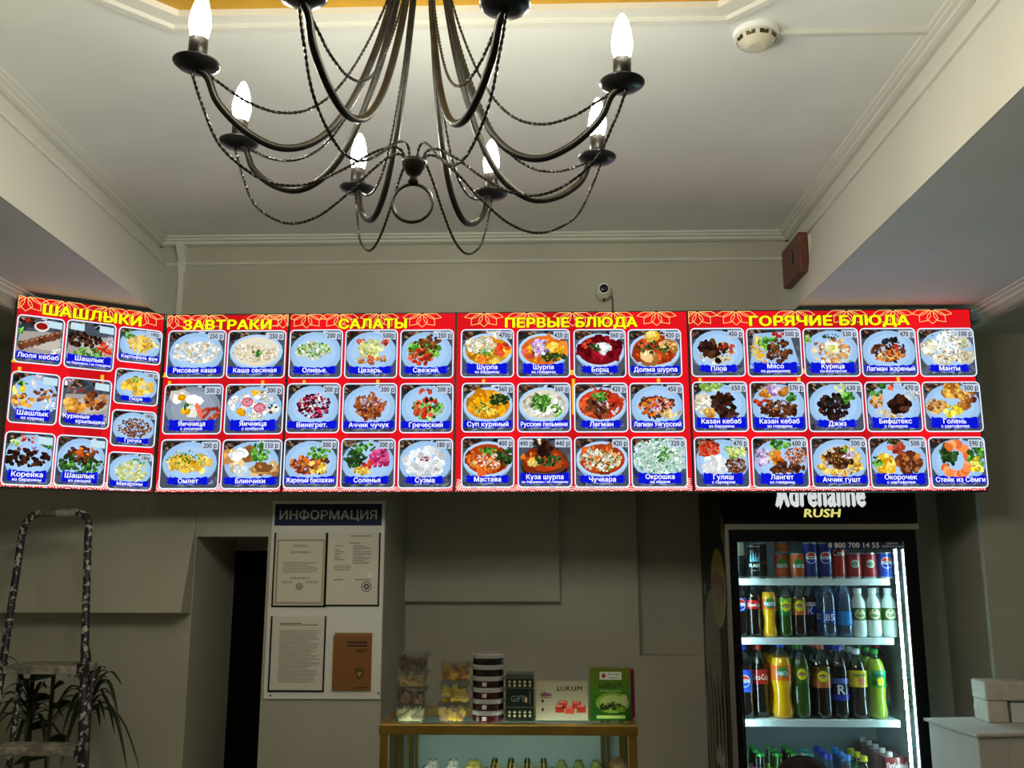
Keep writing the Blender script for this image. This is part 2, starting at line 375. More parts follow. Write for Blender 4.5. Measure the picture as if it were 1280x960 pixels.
ylathe(MB(), [(.037, 0), (.037, .015), (.034, .03), (.028, .042)], p).build('housing', 'ivory_plastic', t, smooth=True)
pc = V((p.x - .001, 0, p.z + .006)); ylathe(MB(), [(.024, .04), (.024, .056), (.02, .058)], pc).build('lens_ring', 'white_plastic', t)
ylathe(MB(), [(.019, .056), (.018, .061), (.01, .064)], pc).build('lens', 'lens_black', t, smooth=True)
MB().box(p.x - .004, p.x + .006, W - .036, W - .028, p.z - .042, p.z - .03).build('latch', 'screw', t)
MB().tube(catmull([(p.x + .03, W - .006, p.z - .016), (p.x + .037, W - .007, p.z - .022), (p.x + .039, W - .005, p.z - .05), (p.x + .038, W - .004, p.z - .18)]), .0028, 6).build('cable', 'screw', t)
# ---------------------------------------------------------------- chandelier
CZ = 2.54; RC = .385
t = thing('chandelier', (OX, OY, CZ - .24), 'dark bronze chandelier with eight lit candle bulbs and twisted wires', 'chandelier')
MB().lathe([(.004, .27), (.02, .275), (.026, .29), (.014, .31), (.012, .42), (.03, .44), (.034, .47), (.012, .50), (.010, .54), (.05, .565), (.06, .588)], 20, (OX, OY, CZ)).build('stem', 'bronze', t, smooth=True)
hz = CZ - .095
MB().lathe([(.004, -.030), (.009, -.027), (.010, -.020), (.006, -.013), (.013, -.008), (.020, .006), (.023, .012), (.023, .017), (.013, .019)], 20, (OX, OY, hz)).build('finial', 'bronze', t, smooth=True)
MB().tube([(OX + .036 * math.cos(2 * PI * k / 32), OY, hz - .064 + .036 * math.sin(2 * PI * k / 32)) for k in range(32)], .0033, 8, True).build('ring', 'bronze', t, smooth=True)
ARM = [(.022, .46), (.030, .38), (.052, .25), (.082, .12), (.125, .0), (.175, -.075), (.235, -.105), (.295, -.09), (.345, -.05), (.366, -.008), (RC, .004)]
WU = [(.02, .42), (.05, .28), (.09, .15), (.14, .04), (.19, -.02), (.245, -.042), (.30, -.035), (.348, -.012), (RC - .01, .002)]
WL = [(RC + .008, .0), (.372, -.055), (.335, -.125), (.265, -.168), (.20, -.165), (.14, -.13), (.085, -.085), (.048, -.062), (.026, -.062), (.017, -.078)]
def rope(b, pts, r=.0021, tw=170):
    pts = [V(p) for p in pts]; s_ = 0; A = []; B = []
    for i, p in enumerate(pts):
        if i: s_ += (p - pts[i - 1]).length
        d = (pts[min(i + 1, len(pts) - 1)] - pts[max(i - 1, 0)]).normalized(); u = d.cross(V((0, 0, 1)));
        u = u.normalized() if u.length > 1e-3 else V((1, 0, 0)); w = d.cross(u); a = s_ * tw * 2
        o = (u * math.cos(a) + w * math.sin(a)) * r * .62
        A.append(p + o); B.append(p - o)
    b.tube(A, r * .8, 5); b.tube(B, r * .8, 5); return b
for k in range(8):
    a = R(22.5 + 45 * k + 4.6); ca, sa = math.cos(a), math.sin(a)
    P3 = lambda r, z: V((OX + r * ca, OY + r * sa, CZ + z))
    arm = MB().tube(catmull([P3(*q) for q in ARM], 8), .0065, 10).build('arm', 'bronze', t, smooth=True)
    c = P3(RC, 0)
    MB().lathe([(.006, 0), (.02, .002), (.032, .006), (.038, .011), (.0385, .013), (.03, .009), (.012, .007)], 24, c).build('drip_pan', 'black_metal', arm, smooth=True)
    MB().lathe([(.0155, .006), (.0155, .056), (.013, .058)], 18, c).build('candle_sleeve', 'bronze', arm, smooth=True)
    bl = MB().lathe([(.012, .057), (.0150, .064), (.0178, .080), (.0178, .090), (.0150, .109), (.0105, .126), (.005, .138), (.001, .142)], 14, c).build('bulb', 'bulb_glow', arm, smooth=True)
    bl['label'] = 'glowing white candle bulb'
    rope(MB(), catmull([P3(*q) for q in WU], 26)).build('twisted_wire', 'bronze', t)
    rope(MB(), catmull([P3(*q) for q in WL], 26)).build('twisted_wire', 'bronze', t)

t.rotation_euler = (0, R(1.2), 0)
# ---------------------------------------------------------------- backlit menu
PAL = {k: v.split() for k, v in dict(
 meat='4a2414 6b3a1f 341a10 84512e 57301b', dmeat='2a1610 3d2015 1c0e0a 553222', grill='7a3c1c a35a28 5c2a14 c07a3a', fry='c8822a e0a040 a86420 f0bc58',
 green='3b7a26 58a238 2a5a1c 7cbc4c', dgreen='24401a 35602a 18301a', rice='ece4cc f4eede d9cba6 e6dcc0', noodle='e3c478 d0a54e f0d898', potato='f0c84a e2b030 f8dc78',
 tomato='d0331c e2512c b02414 f07040', carrot='e07020 f09038 c85818', onion='d8c8d4 b090b0 efe6ee', pink='d02a70 e85a98 a01c50', cucum='9cc860 c8e498 6ca03c',
 egg='f8f4ea fffdf5 ece6d6', yolk='f8b818 f0a000', saus='b8442c d4664a 98301e', beet='8c1030 c03058 2c0a1c e0e0d8 5c0c24', buck='6a3820 84502e 4c2614 9a6840',
 pasta='dce08c eef0b0 c4cc6c', cream='f4f6f4 dfe8ea ffffff', crepe='c88c48 e0ac68 9c6430 f0cc90', soupy='d8901c e8ac30 c07810', soupr='b43c14 d05c24 8c2c10', borsch='7a0c18 9a1424 5c0810',
 salmon='f08848 f8a468 d86830', lemon='f0d830 f8ec70', white='f2f4f2 e2e8e8', okro='b8dccc d2ece0 90c4a8 e4f4ec', dump='e0dcc4 f0ecd8 c4c0a0', lav='c8a8d8 9070a8 e4d4ec', mushr='b07848 8c5430 d0a070', dark='1c1a1c 2c2a2c').items()}
# name|second line|price|plate|layers  (palette count cx cy rx ry size aspect)
D1 = ['Люля кебаб|||t|tomato 5 .15 .88 .12 .08 .06 1;sauce .52 .8 .16 .12 8a1414;green 7 .12 .62 .12 .05 .08 2.5;kebab .55 .52 .46 .10 .32 meat;cream 10 .85 .28 .10 .08 .04 1',
 'Шашлык|из баранины / из говядины||t|dmeat 26 .38 .58 .30 .13 .085 1.2;tomato 10 .76 .42 .14 .12 .08 1.5;green 22 .5 .34 .2 .1 .06 1.4;cucum 8 .3 .3 .08 .05 .06 1;onion 10 .86 .58 .1 .1 .04 2',
 'Шашлык|из курицы||w|lemon 4 .2 .6 .1 .06 .1 1.6;green 6 .25 .72 .1 .05 .05 1.6;onion 6 .6 .8 .15 .12 .1 2.4;fry 14 .3 .42 .22 .1 .09 1.1;grill 12 .72 .55 .22 .12 .08 1.2;cream 16 .8 .38 .16 .1 .04 1.5',
 'Куриные|крылышки||t|lemon 3 .3 .93 .1 .05 .08 1;tomato 6 .65 .92 .14 .06 .06 1;tomato 5 .3 .72 .15 .04 .05 2.5;onion 4 .12 .85 .08 .08 .09 1;fry 16 .3 .42 .2 .12 .11 1.2;grill 14 .66 .55 .18 .16 .1 1.1',
 'Корейка|из баранины||w|cucum 6 .16 .75 .12 .05 .07 1.6;tomato 7 .45 .82 .12 .06 .06 1.6;lav 8 .5 .66 .25 .06 .05 2;green 10 .8 .75 .12 .07 .05 1.5;dmeat 40 .45 .5 .40 .15 .085 1.2',
 'Шашлык|из овощей||w|dgreen 22 .5 .45 .36 .2 .10 1.3;green 18 .6 .4 .32 .16 .07 1.2;meat 12 .55 .6 .26 .14 .10 1.6;carrot 8 .6 .64 .2 .12 .08 1.8'.replace('w|', 'w|', 1)]
D1S = ['Картофель фри||180р|w|green 12 .25 .75 .12 .10 .07 1;fry 10 .52 .52 .25 .14 .10 3;potato 30 .55 .55 .28 .2 .10 4', 'Пюре||180 р|w|potato 30 .52 .50 .3 .2 .12 1.2;green 8 .45 .68 .06 .1 .05 1.5',
 'Гречка||180р|w|buck 130 .52 .5 .33 .24 .045 1.2', 'Макароны||180р|w|pasta 70 .52 .48 .3 .24 .07 2;green 7 .62 .72 .14 .06 .06 2']
D2 = ['Рисовая каша||250 р|w|rice 60 .5 .52 .36 .2 .07 1.2;cream 30 .5 .52 .36 .2 .05 1.2;noodle 6 .5 .52 .2 .12 .04 1', 'Каша овсяная||250 р|b|rice 90 .5 .52 .34 .18 .045 1.2;crepe 25 .5 .5 .32 .16 .025 1;green 6 .52 .5 .06 .06 .06 1.3',
 'Яичница|с сосиской|300 р|d|egg 14 .4 .58 .26 .18 .16 1.1;yolk 3 .34 .68 .05 .03 .11 1.1;yolk 3 .42 .44 .06 .03 .10 1.2;green 7 .38 .52 .05 .06 .05 1.2;saus 7 .70 .40 .22 .08 .12 3.5', 'Яичница|с колбасой|300 р|w|egg 20 .5 .55 .36 .24 .12 1.2;yolk 4 .55 .78 .1 .03 .07 1.2;yolk 3 .32 .42 .05 .03 .1 1;pinks;dgreen 26 .5 .55 .36 .24 .022 1.4;meat 6 .75 .5 .1 .1 .04 1.5',
 'Омлет||200 р|w|yolk 6 .5 .5 .22 .08 .18 1.8;potato 34 .5 .5 .32 .17 .10 1.6;green 34 .45 .58 .28 .16 .035 1.2', 'Блинчики||150 р|w|crepe 16 .3 .55 .22 .2 .2 1.4;cream 8 .28 .62 .14 .08 .14 1.2;cream 6 .35 .38 .14 .05 .12 1.3;crepe 12 .75 .4 .18 .1 .16 1.5;green 14 .62 .72 .14 .16 .10 1.4']
D3 = ['Оливье.||200 р|w|dump 40 .45 .55 .28 .16 .06 1.3;green 26 .48 .55 .28 .14 .035 1;cucum 24 .48 .55 .26 .14 .045 1.2', 'Цезарь.||500р|w|saus 4 .3 .72 .05 .06 .09 1.2;saus 4 .75 .68 .05 .05 .08 1.2;crepe 10 .5 .38 .24 .08 .08 1.3;pasta 60 .5 .58 .2 .17 .06 2.4;saus 5 .5 .34 .03 .08 .08 1.8', 'Свежий.||250 р|w|green 26 .45 .55 .26 .18 .10 1.2;tomato 14 .4 .45 .2 .16 .09 1.3;meat 12 .55 .70 .16 .14 .09 1.3;grill 10 .45 .55 .2 .2 .07 1.3',
 'Винегрет.||200 р|w|beet 120 .52 .52 .27 .22 .05 1.1', 'Аччик чучук||300 р|w|saus 20 .5 .5 .2 .2 .1 1.8;grill 34 .5 .52 .24 .24 .08 2.4;onion 14 .5 .58 .16 .14 .03 3', 'Греческий||300 р|w|green 24 .52 .48 .24 .2 .08 1.2;cucum 14 .56 .48 .22 .2 .07 1.2;tomato 12 .48 .5 .2 .18 .085 1.2;dark 7 .5 .55 .2 .16 .05 1;saus 6 .5 .78 .14 .05 .06 1.4',
 'Жареный баклажан||300 р|w|saus 16 .4 .42 .22 .12 .08 1.5;grill 26 .5 .45 .32 .16 .09 1.3;potato 10 .6 .4 .18 .12 .07 1.2;carrot 9 .32 .5 .14 .1 .07 1.6;green 18 .62 .65 .2 .12 .06 1.3', 'Соленья||300 р|w|dgreen 24 .3 .55 .16 .16 .09 2.4;green 10 .45 .78 .2 .06 .07 2;pink 26 .7 .58 .16 .16 .08 1.3;tomato 10 .48 .45 .12 .1 .07 1.3;potato 12 .4 .34 .14 .05 .07 1.6', 'Сузма||180 р|w|cream 50 .5 .5 .33 .26 .12 1;beet 12 .5 .56 .08 .05 .03 1.4;dgreen 24 .5 .5 .32 .24 .014 1.4']
D4 = ['Шурпа|из баранины|470р|b|soupy 10 .5 .55 .32 .18 .2 1.4;dump 22 .38 .62 .24 .14 .1 1.4;tomato 9 .76 .52 .11 .14 .10 1.4;carrot 7 .42 .36 .08 .06 .08 1.2;potato 8 .62 .34 .08 .06 .1 1.1;rice 8 .6 .82 .14 .08 .06 2.8;green 20 .48 .5 .12 .08 .035 1.2', 'Шурпа|из говядины|420 р|b|carrot 14 .5 .55 .33 .2 .2 1.4;yolk 14 .5 .5 .32 .18 .1 1.4;saus 7 .3 .5 .12 .1 .11 1.3;lav 14 .45 .58 .14 .16 .09 1.3;potato 5 .66 .6 .08 .06 .1 1.2;dgreen 28 .68 .40 .2 .08 .055 1.2', 'Борщ||360 р|b|borsch 26 .5 .55 .32 .18 .18 1.5;tomato 5 .25 .65 .1 .08 .06 1.3;cream 10 .56 .58 .12 .09 .09 1.3;dgreen 12 .42 .58 .08 .07 .05 1.6', 'Долма шурпа||420 р|b|soupr 26 .5 .55 .34 .24 .16 1.3;potato 8 .45 .82 .1 .05 .14 1.3;crepe 10 .42 .4 .1 .08 .16 1.1;crepe 10 .75 .58 .10 .1 .15 1;dgreen 22 .45 .58 .28 .12 .06 1.6;tomato 6 .3 .65 .1 .08 .06 1.3',
 'Суп куриный||360 р|b|soupy 26 .5 .55 .33 .2 .16 1.5;yolk 16 .5 .5 .28 .16 .08 2;potato 14 .48 .4 .2 .08 .07 2.2;dgreen 34 .70 .62 .16 .1 .05 1.3;green 14 .4 .5 .2 .1 .03 1.3', 'Русские пельмени||360 р|b|dump 46 .5 .52 .33 .2 .11 1.3;cream 14 .5 .5 .3 .18 .07 1.2;green 34 .45 .58 .14 .14 .075 3.5;green 6 .7 .42 .1 .08 .07 3', 'Лагман||420 р|b|soupr 16 .5 .55 .33 .24 .15 1.3;tomato 34 .5 .55 .34 .24 .10 3;meat 20 .48 .48 .24 .16 .10 1.3;onion 7 .65 .5 .2 .16 .06 2.8;green 18 .48 .68 .12 .08 .06 1.3', 'Лагман Уйгурский||450 р|w|meat 30 .5 .5 .28 .18 .09 2.6;carrot 16 .45 .5 .26 .16 .08 3;pink 8 .55 .58 .22 .12 .05 3;noodle 16 .72 .36 .16 .08 .05 3.4;onion 10 .55 .5 .24 .12 .04 3',
 'Мастава||400 р|b|soupr 14 .5 .55 .33 .2 .18 1.4;carrot 30 .45 .52 .32 .2 .07 1.2;rice 26 .5 .5 .24 .14 .04 1.4;green 16 .5 .68 .14 .06 .05 1.3;dgreen 18 .80 .58 .12 .14 .075 1.2', 'Куза шурпа|из баранины / из говядины|440 р|k|soupr 14 .5 .5 .34 .14 .18 1.5;carrot 8 .3 .58 .16 .06 .09 2;potato 5 .32 .45 .06 .04 .11 1.2;dgreen 26 .55 .52 .22 .1 .06 1.4;dmeat 16 .5 .75 .12 .14 .1 1.6;rice 4 .42 .9 .03 .06 .06 2.4', 'Чучвара||420 р|b|soupr 16 .5 .55 .33 .2 .18 1.4;dump 44 .48 .54 .32 .2 .08 1.6;carrot 14 .52 .5 .3 .18 .06 1.6;green 18 .5 .5 .28 .18 .035 1.3', 'Окрошка|на айране|320 р|b2|okro 150 .52 .58 .44 .34 .06 1.2;cream 40 .52 .58 .42 .32 .03 1.4;dgreen 30 .52 .58 .40 .3 .022 1.6;green 10 .6 .62 .14 .12 .06 3;green 6 .62 .92 .16 .05 .05 2.4']
D5 = ['Плов||450 р|w|rice 30 .48 .45 .3 .18 .06 1.4;noodle 24 .48 .5 .28 .18 .05 1.5;dmeat 22 .42 .56 .22 .14 .11 1.4;saus 9 .62 .55 .14 .12 .06 1.6;dmeat 5 .5 .3 .04 .08 .07 1.6', 'Мясо|по-домашнему|500 р|w2|potato 24 .25 .55 .12 .2 .06 4;green 14 .42 .66 .16 .12 .09 1.6;meat 26 .58 .5 .2 .2 .085 1.3;tomato 6 .58 .82 .08 .06 .06 1.3;crepe 12 .3 .3 .16 .05 .03 3', 'Курица|по-венгерски|530 р|w|crepe 40 .5 .5 .30 .24 .08 1.3;rice 16 .5 .45 .28 .2 .06 1.3;egg 9 .5 .55 .10 .09 .12 1.2;pasta 6 .5 .55 .06 .05 .09 1;cucum 7 .1 .72 .06 .05 .09 1.4;cucum 7 .8 .26 .05 .04 .08 1.2;dgreen 14 .5 .78 .14 .04 .03 1.4', 'Лагман жареный||470 р|w|meat 30 .5 .5 .26 .2 .075 2.4;carrot 14 .5 .42 .24 .1 .06 2.4;noodle 10 .5 .4 .2 .1 .05 3;dark 6 .52 .7 .1 .05 .09 1.4;tomato 4 .62 .58 .06 .04 .06 1', 'Манты||100 р|w|dump 14 .22 .58 .12 .12 .12 1.2;cream 10 .5 .78 .1 .1 .12 1.2;dump 14 .72 .66 .12 .1 .12 1.2;dump 14 .76 .4 .14 .1 .12 1.3;dump 14 .42 .36 .12 .1 .12 1.2;cream 18 .52 .55 .16 .12 .10 1.2;green 14 .5 .6 .34 .26 .03 1.3;crepe 10 .6 .42 .26 .1 .04 2',
 'Казан кебаб|из баранины|650 р|w|rice 30 .2 .55 .13 .18 .07 1.4;cucum 7 .25 .84 .09 .05 .11 1.1;cucum 7 .45 .86 .08 .05 .11 1.1;dmeat 30 .55 .56 .2 .2 .10 1.3;fry 8 .32 .36 .06 .05 .12 1.1;dmeat 12 .62 .34 .16 .08 .09 1.4', 'Казан кебаб|из говядины|570 р|w|fry 8 .3 .72 .08 .06 .1 1.2;tomato 8 .2 .58 .12 .05 .08 1.8;lav 16 .45 .78 .11 .08 .09 1.2;fry 6 .62 .75 .06 .06 .1 1.2;green 8 .72 .66 .08 .06 .07 1.3;meat 26 .5 .42 .26 .14 .1 2;grill 10 .5 .5 .3 .08 .05 4;tomato 3 .6 .93 .03 .02 .05 1', 'Джиз||630 р|w|dmeat 44 .48 .48 .25 .22 .085 1.3;dark 16 .48 .5 .24 .2 .06 1.3;pasta 14 .62 .82 .12 .08 .05 1.8;green 14 .7 .68 .08 .14 .07 1.4', 'Бифштекс|с гарниром|470 р|w|noodle 20 .45 .36 .22 .08 .05 2;crepe 14 .22 .58 .1 .14 .07 1.3;green 4 .32 .88 .02 .08 .08 1.6;tomato 4 .46 .84 .04 .08 .08 1.6;green 9 .22 .72 .1 .06 .06 1.3;dmeat 26 .6 .52 .14 .13 .13 1.1;rice 10 .8 .7 .12 .1 .05 2', 'Голень|с картофелем|500 р|w|potato 14 .25 .46 .14 .1 .10 1.4;crepe 14 .25 .5 .16 .1 .09 1.3;fry 16 .5 .78 .13 .12 .12 1.3;fry 12 .66 .58 .08 .16 .12 1.4;grill 8 .8 .65 .08 .14 .11 1.3;lemon 6 .48 .44 .12 .08 .1 1.4;lemon 4 .5 .34 .1 .04 .08 1.5',
 'Гуляш|с гарниром|470 р|w|saus 26 .3 .72 .18 .14 .08 1.3;tomato 14 .28 .68 .16 .12 .07 1.3;cucum 20 .72 .7 .14 .13 .08 1.4;pasta 10 .74 .68 .14 .12 .07 1.4;cream 30 .36 .42 .2 .16 .1 1.2;buck 60 .72 .42 .16 .14 .045 1.1', 'Лангет|из говядины|600 р|w|lav 24 .2 .58 .13 .15 .06 2;fry 9 .42 .6 .06 .12 .1 1.4;carrot 6 .46 .52 .05 .1 .1 1.6;green 14 .52 .8 .2 .08 .07 1.8;buck 24 .75 .6 .18 .14 .04 1.2;carrot 40 .75 .6 .18 .14 .03 1.2;meat 20 .6 .38 .28 .08 .1 1.8', 'Аччик гушт||500 р|w|potato 22 .5 .5 .34 .26 .12 1.3;fry 20 .5 .5 .34 .26 .07 2;noodle 24 .5 .45 .3 .22 .05 3;meat 34 .5 .55 .2 .18 .08 1.8;onion 12 .66 .62 .10 .08 .05 2.6;green 5 .58 .72 .06 .05 .06 1.6', 'Окорочек|с картофелем|500 р|w|potato 26 .28 .45 .15 .18 .1 1.1;yolk 8 .28 .42 .14 .14 .06 1.3;green 10 .15 .5 .08 .08 .06 1.6;grill 30 .66 .48 .18 .18 .12 1.3;saus 10 .48 .76 .1 .1 .11 1.6;dgreen 10 .4 .86 .1 .06 .05 2.6', 'Стейк из Сёмги||590 р|w|dgreen 24 .35 .62 .12 .2 .09 1.3;arc salmon;green 16 .8 .6 .12 .2 .09 1.4;lemon 8 .78 .42 .08 .12 .09 1.6']
BLUE = '0a14c8'
class Art:           # flat artwork on a panel: u to the right, v up, w towards the viewer
    def __init__(s, o, u, n): s.o = V(o); s.u = V(u); s.n = V(n); s.b = MB(); s.k = 0
    def P(s, x, y, w=None): return s.o + s.u * x + V((0, 0, y)) + s.n * (s.w if w is None else w)
    def poly(s, pts, col):
        s.k += 1; s.w = .0012 + s.k * 2.2e-5; s.b.col = col; s.b.poly([s.P(x, y) for x, y in pts])
    def ell(s, cx, cy, rx, ry, col, rot=0, k=10, j=0):
        c, d = math.cos(rot), math.sin(rot); pts = []
        for i in range(k):
            a = 2 * PI * i / k; q = 1 + j * (random.random() - .5); x, y = rx * q * math.cos(a), ry * q * math.sin(a); pts.append((cx + x * c - y * d, cy + x * d + y * c))
        s.poly(pts, col)
def rrect(x0, x1, y0, y1, r, k=4):
    pts = []
    for cx, cy, a0 in ((x1 - r, y0 + r, -90), (x1 - r, y1 - r, 0), (x0 + r, y1 - r, 90), (x0 + r, y0 + r, 180)):
        for i in range(k + 1): a = R(a0 + 90 * i / k); pts.append((cx + r * math.cos(a), cy + r * math.sin(a)))
    return pts
def shade(c, f): return '%02x%02x%02x' % tuple(max(0, min(255, int(int(c[i:i + 2], 16) * f))) for i in (0, 2, 4))
def tile(panel, o, u, n, x0, x1, y0, y1, spec):
    name, sub, price, plate, layers = spec.split('|')
    w, h = x1 - x0, y1 - y0; A = Art(o, u, n); r = .018
    A.poly(rrect(x0, x1, y0, y1, r), 'dceaff')
    g = .0045; X0, X1, Y0, Y1 = x0 + g, x1 - g, y0 + g, y1 - g
    A.poly(rrect(X0, X1, Y0, Y1, r - g), '464d57'); wi, hi = X1 - X0, Y1 - Y0
    T = lambda x, y: (X0 + x * wi, Y0 + y * hi)
    cl = lambda v, a, b: max(a, min(b, v))
    def blob(cx, cy, rx, ry, col, rot=0, k=7, j=.35):     # kept inside the picture
        c, d = math.cos(rot), math.sin(rot); pts = []
        for i in range(k):
            a = 2 * PI * i / k; q = 1 + j * (random.random() - .5); x, y = rx * q * math.cos(a), ry * q * math.sin(a)
            pts.append((cl(X0 + cx * wi + x * c - y * d, X0 + .003, X1 - .003), cl(Y0 + cy * hi + x * d + y * c, Y0 + .003, Y1 - .003)))
        A.poly(pts, col)
    for i in range(26): blob(random.random(), random.random(), random.uniform(.01, .03), random.uniform(.004, .015), random.choice(['2c3138', '4a525c', '383e48', '5a6270']), random.random() * 3)
    for i in range(16): blob(random.uniform(.2, .9), random.uniform(.02, .16), random.uniform(.006, .016), .004, random.choice(['6e767f', '5a626c', '7c848c']), random.random())
    A.poly([T(.02, .97), T(.02, .78), T(.36, .90), T(.38, .97)], '26241e')
    for i in range(22): blob(random.uniform(0, .36), random.uniform(.84, 1), .010, .005, random.choice(['1c1414', '3a1c18', '6a4434', '8c7458', '20241c']), -.5)
    for i in range(5): blob(random.uniform(.55, .75), random.uniform(.9, 1), .012, .006, random.choice(['101214', '1c2024', 'c8d0d8']), random.random())
    if plate == 't': A.poly([T(.0, .2), T(.98, .1), T(.98, .72), T(.06, .66)], '9c9890'); blob(.6, .45, .06, .03, 'b8b0a4')
    pw = min(wi, hi * 1.15)
    if plate in ('w', 'w2', 'd'):
        c0, c1, c2 = ('6c8098', '94b8dc', 'a0c2e6') if plate != 'd' else ('3c444e', '7e8a98', '8c98a8')
        if plate == 'w2': A.poly([T(.12, .9), T(.8, .95), T(.97, .2), T(.02, .15)], c1)
        else:
            blob(.5, .50, pw * .505, hi * .45, c0, 0, 22, 0); blob(.5, .52, pw * .50, hi * .45, c1, 0, 22, 0); blob(.5, .53, pw * .40, hi * .35, c2, 0, 22, 0)
    elif plate in ('b', 'b2'):
        blob(.5, .42, pw * .41, hi * .38, '7c94b0', 0, 20, 0); blob(.5, .53, pw * .495, hi * .39, '8cacc8', 0, 20, 0); blob(.5, .56, pw * .495, hi * .37, 'a8c8ea', 0, 20, 0); blob(.5, .56, pw * .44, hi * .32, 'c4ccd8', 0, 20, 0)
    elif plate == 'k':
        blob(.5, .45, pw * .46, hi * .40, '2a1a14', 0, 18, 0); blob(.5, .52, pw * .46, hi * .30, '5a3826', 0, 18, 0); blob(.5, .52, pw * .40, hi * .24, '3a1c12', 0, 18, 0)
    sc = min(wi, hi)
    Ls = layers.split(';')
    if plate in ('b', 'k', 'b2'): q = Ls[0].split(); blob(.5, .56 if plate != 'k' else .52, pw * (.435 if plate != 'k' else .38), hi * (.315 if plate != 'k' else .22), shade(PAL[q[0]][0], .92), 0, 20, 0)
    for L in Ls:
        q = L.split()
        if q[0] == 'kebab':
            cx, cy, ln, rr, tilt = map(float, q[1:6])
            for i in range(9):
                f = i / 8 - .5; blob(cx + f * ln * 1.9, cy + f * tilt * 1.1, sc * .09, sc * .115, random.choice(['5c3420', '6e4028', '4a2818']), .3)
                blob(cx + f * ln * 1.9, cy + f * tilt * 1.1 + .05, sc * .05, sc * .03, '9c7050', .3)
        elif q[0] == 'sauce': blob(float(q[1]), float(q[2]), sc * .17, sc * .13, 'd8d4d0', 0, 14, 0); blob(float(q[1]), float(q[2]) + .01, sc * .13, sc * .09, q[5], 0, 14, 0)
        elif q[0] == 'pinks':
            for cx, cy in ((.38, .64), (.60, .52)): blob(cx, cy, sc * .13, sc * .10, 'c05870', 0, 12, .1); blob(cx, cy, sc * .10, sc * .07, 'd88496', 0, 12, .1)
        elif q[0] == 'arc':
            for i in range(22):
                a = R(-150 + i * 13); blob(.45 + .24 * math.cos(a) * (1 if i < 16 else .8), .55 + .32 * math.sin(a), sc * .10, sc * .085, random.choice(PAL[q[1]]), a)
        else:
            nn = int(int(q[1]) * (2.2 if int(q[1]) > 9 and float(q[6]) < .14 else 1)); cx, cy, rx, ry, sz, asp = map(float, q[2:8])
            cx, cy, rx, ry = .5 + (cx - .5) * 1.13, .54 + (cy - .52) * 1.13, rx * 1.2, ry * 1.17
            for i in range(nn):
                a = random.random() * 2 * PI; d = math.sqrt(random.random()); c = random.choice(PAL[q[0]])
                s_ = sz * sc * random.uniform(.5, 1.05) * (.70 if float(q[6]) < .14 and nn > 9 else .85)
                blob(cx + d * rx * math.cos(a), cy + d * ry * math.sin(a), s_ * math.sqrt(asp), s_ / math.sqrt(asp), shade(c, random.uniform(.72, 1.08)), random.random() * PI, 6)
                if sz >= .07 and nn < 60: blob(cx + d * rx * math.cos(a) - .012, cy + d * ry * math.sin(a) + .015, s_ * .4, s_ * .22, shade(c, 1.25), random.random() * PI, 5)
    # blue brush-stroke caption band
    bh = .235 if sub else .165; pts = []
    hw = max(.33, min(.455, .16 + max(len(name), len(sub) * .62) * .033)); xl, xr = .5 - hw, .5 + hw; b0 = .05 if sub else .07
    for i in range(13): pts.append(T(xl + 2 * hw * i / 12, b0 + .014 * math.sin(i * 2.1)))
    for i in range(13): pts.append(T(xr - 2 * hw * i / 12, b0 + bh - .035 * math.sin(i * .26) + .012 * math.sin(i * 2.7)))
    A.poly(pts, BLUE)
    for i in range(6): y = b0 + .01 + i * (bh - .03) / 6; e = .02 + .022 * ((i * 7) % 3); A.poly([T(max(.01, xl - e), y), T(xl + .02, y - .005), T(xl + .02, y + .018), T(max(.012, xl - e + .01), y + .02)], BLUE); A.poly([T(xr - .02, y), T(min(.99, xr + e), y), T(min(.985, xr + e - .01), y + .018), T(xr - .02, y + .018)], BLUE)
    if price:
        A.poly([T(.70, .80), T(.985, .80), T(.985, .965), T(.70, .965)], 'b4c0d0')
        if name.startswith('Куза'): A.poly([T(.015, .80), T(.27, .80), T(.27, .965), T(.015, .965)], 'b4c0d0')
    elif panel.name.startswith('menu'): A.poly([T(.66, .80), T(.97, .78), T(.97, .93), T(.66, .95)], 'b8d4e0')
    if name == 'Шашлык' and 'бар' in sub: A.poly([T(.05, .80), T(.34, .79), T(.34, .94), T(.05, .95)], 'b8d4e0')
    pic = A.b.build('dish_picture', 'screen', panel)
    wt = A.w + .0003; cx = (X0 + X1) / 2; nn = V(n); uu = V(u)
    b = MB(); b.col = 'f4f6ff'; cy = Y0 + hi * ((.05 + bh * .62) if sub else (.07 + bh * .46))
    if name == 'Куриные': b.txt(name, A.P(cx - wi * .18, cy + hi * .015, wt), uu, (0, 0, 1), hi * .085, wi * .62, .022); b.txt(sub, A.P(cx + wi * .12, cy - hi * .085, wt), uu, (0, 0, 1), hi * .08, wi * .72, .022)
    else:
        b.txt(name, A.P(cx, cy, wt), uu, (0, 0, 1), hi * .098, wi * .90, .022)
        if sub: b.txt(sub, A.P(cx, Y0 + hi * .092, wt), uu, (0, 0, 1), hi * (.052 if len(sub) > 14 else .06), wi * .92, .02)
    tag(b.build('caption', 'screen', pic), 'white lettering')
    if price:
        b = MB(); b.col = '101828'; b.txt(price, A.P(X0 + wi * .845, Y0 + hi * .885, wt), uu, (0, 0, 1), hi * .105, wi * .255, .025, sx=.8)
        if name.startswith('Куза'): b.txt('490 р', A.P(X0 + wi * .145, Y0 + hi * .885, wt), uu, (0, 0, 1), hi * .105, wi * .24, .025, sx=.8)
        b.build('price', 'screen', pic)
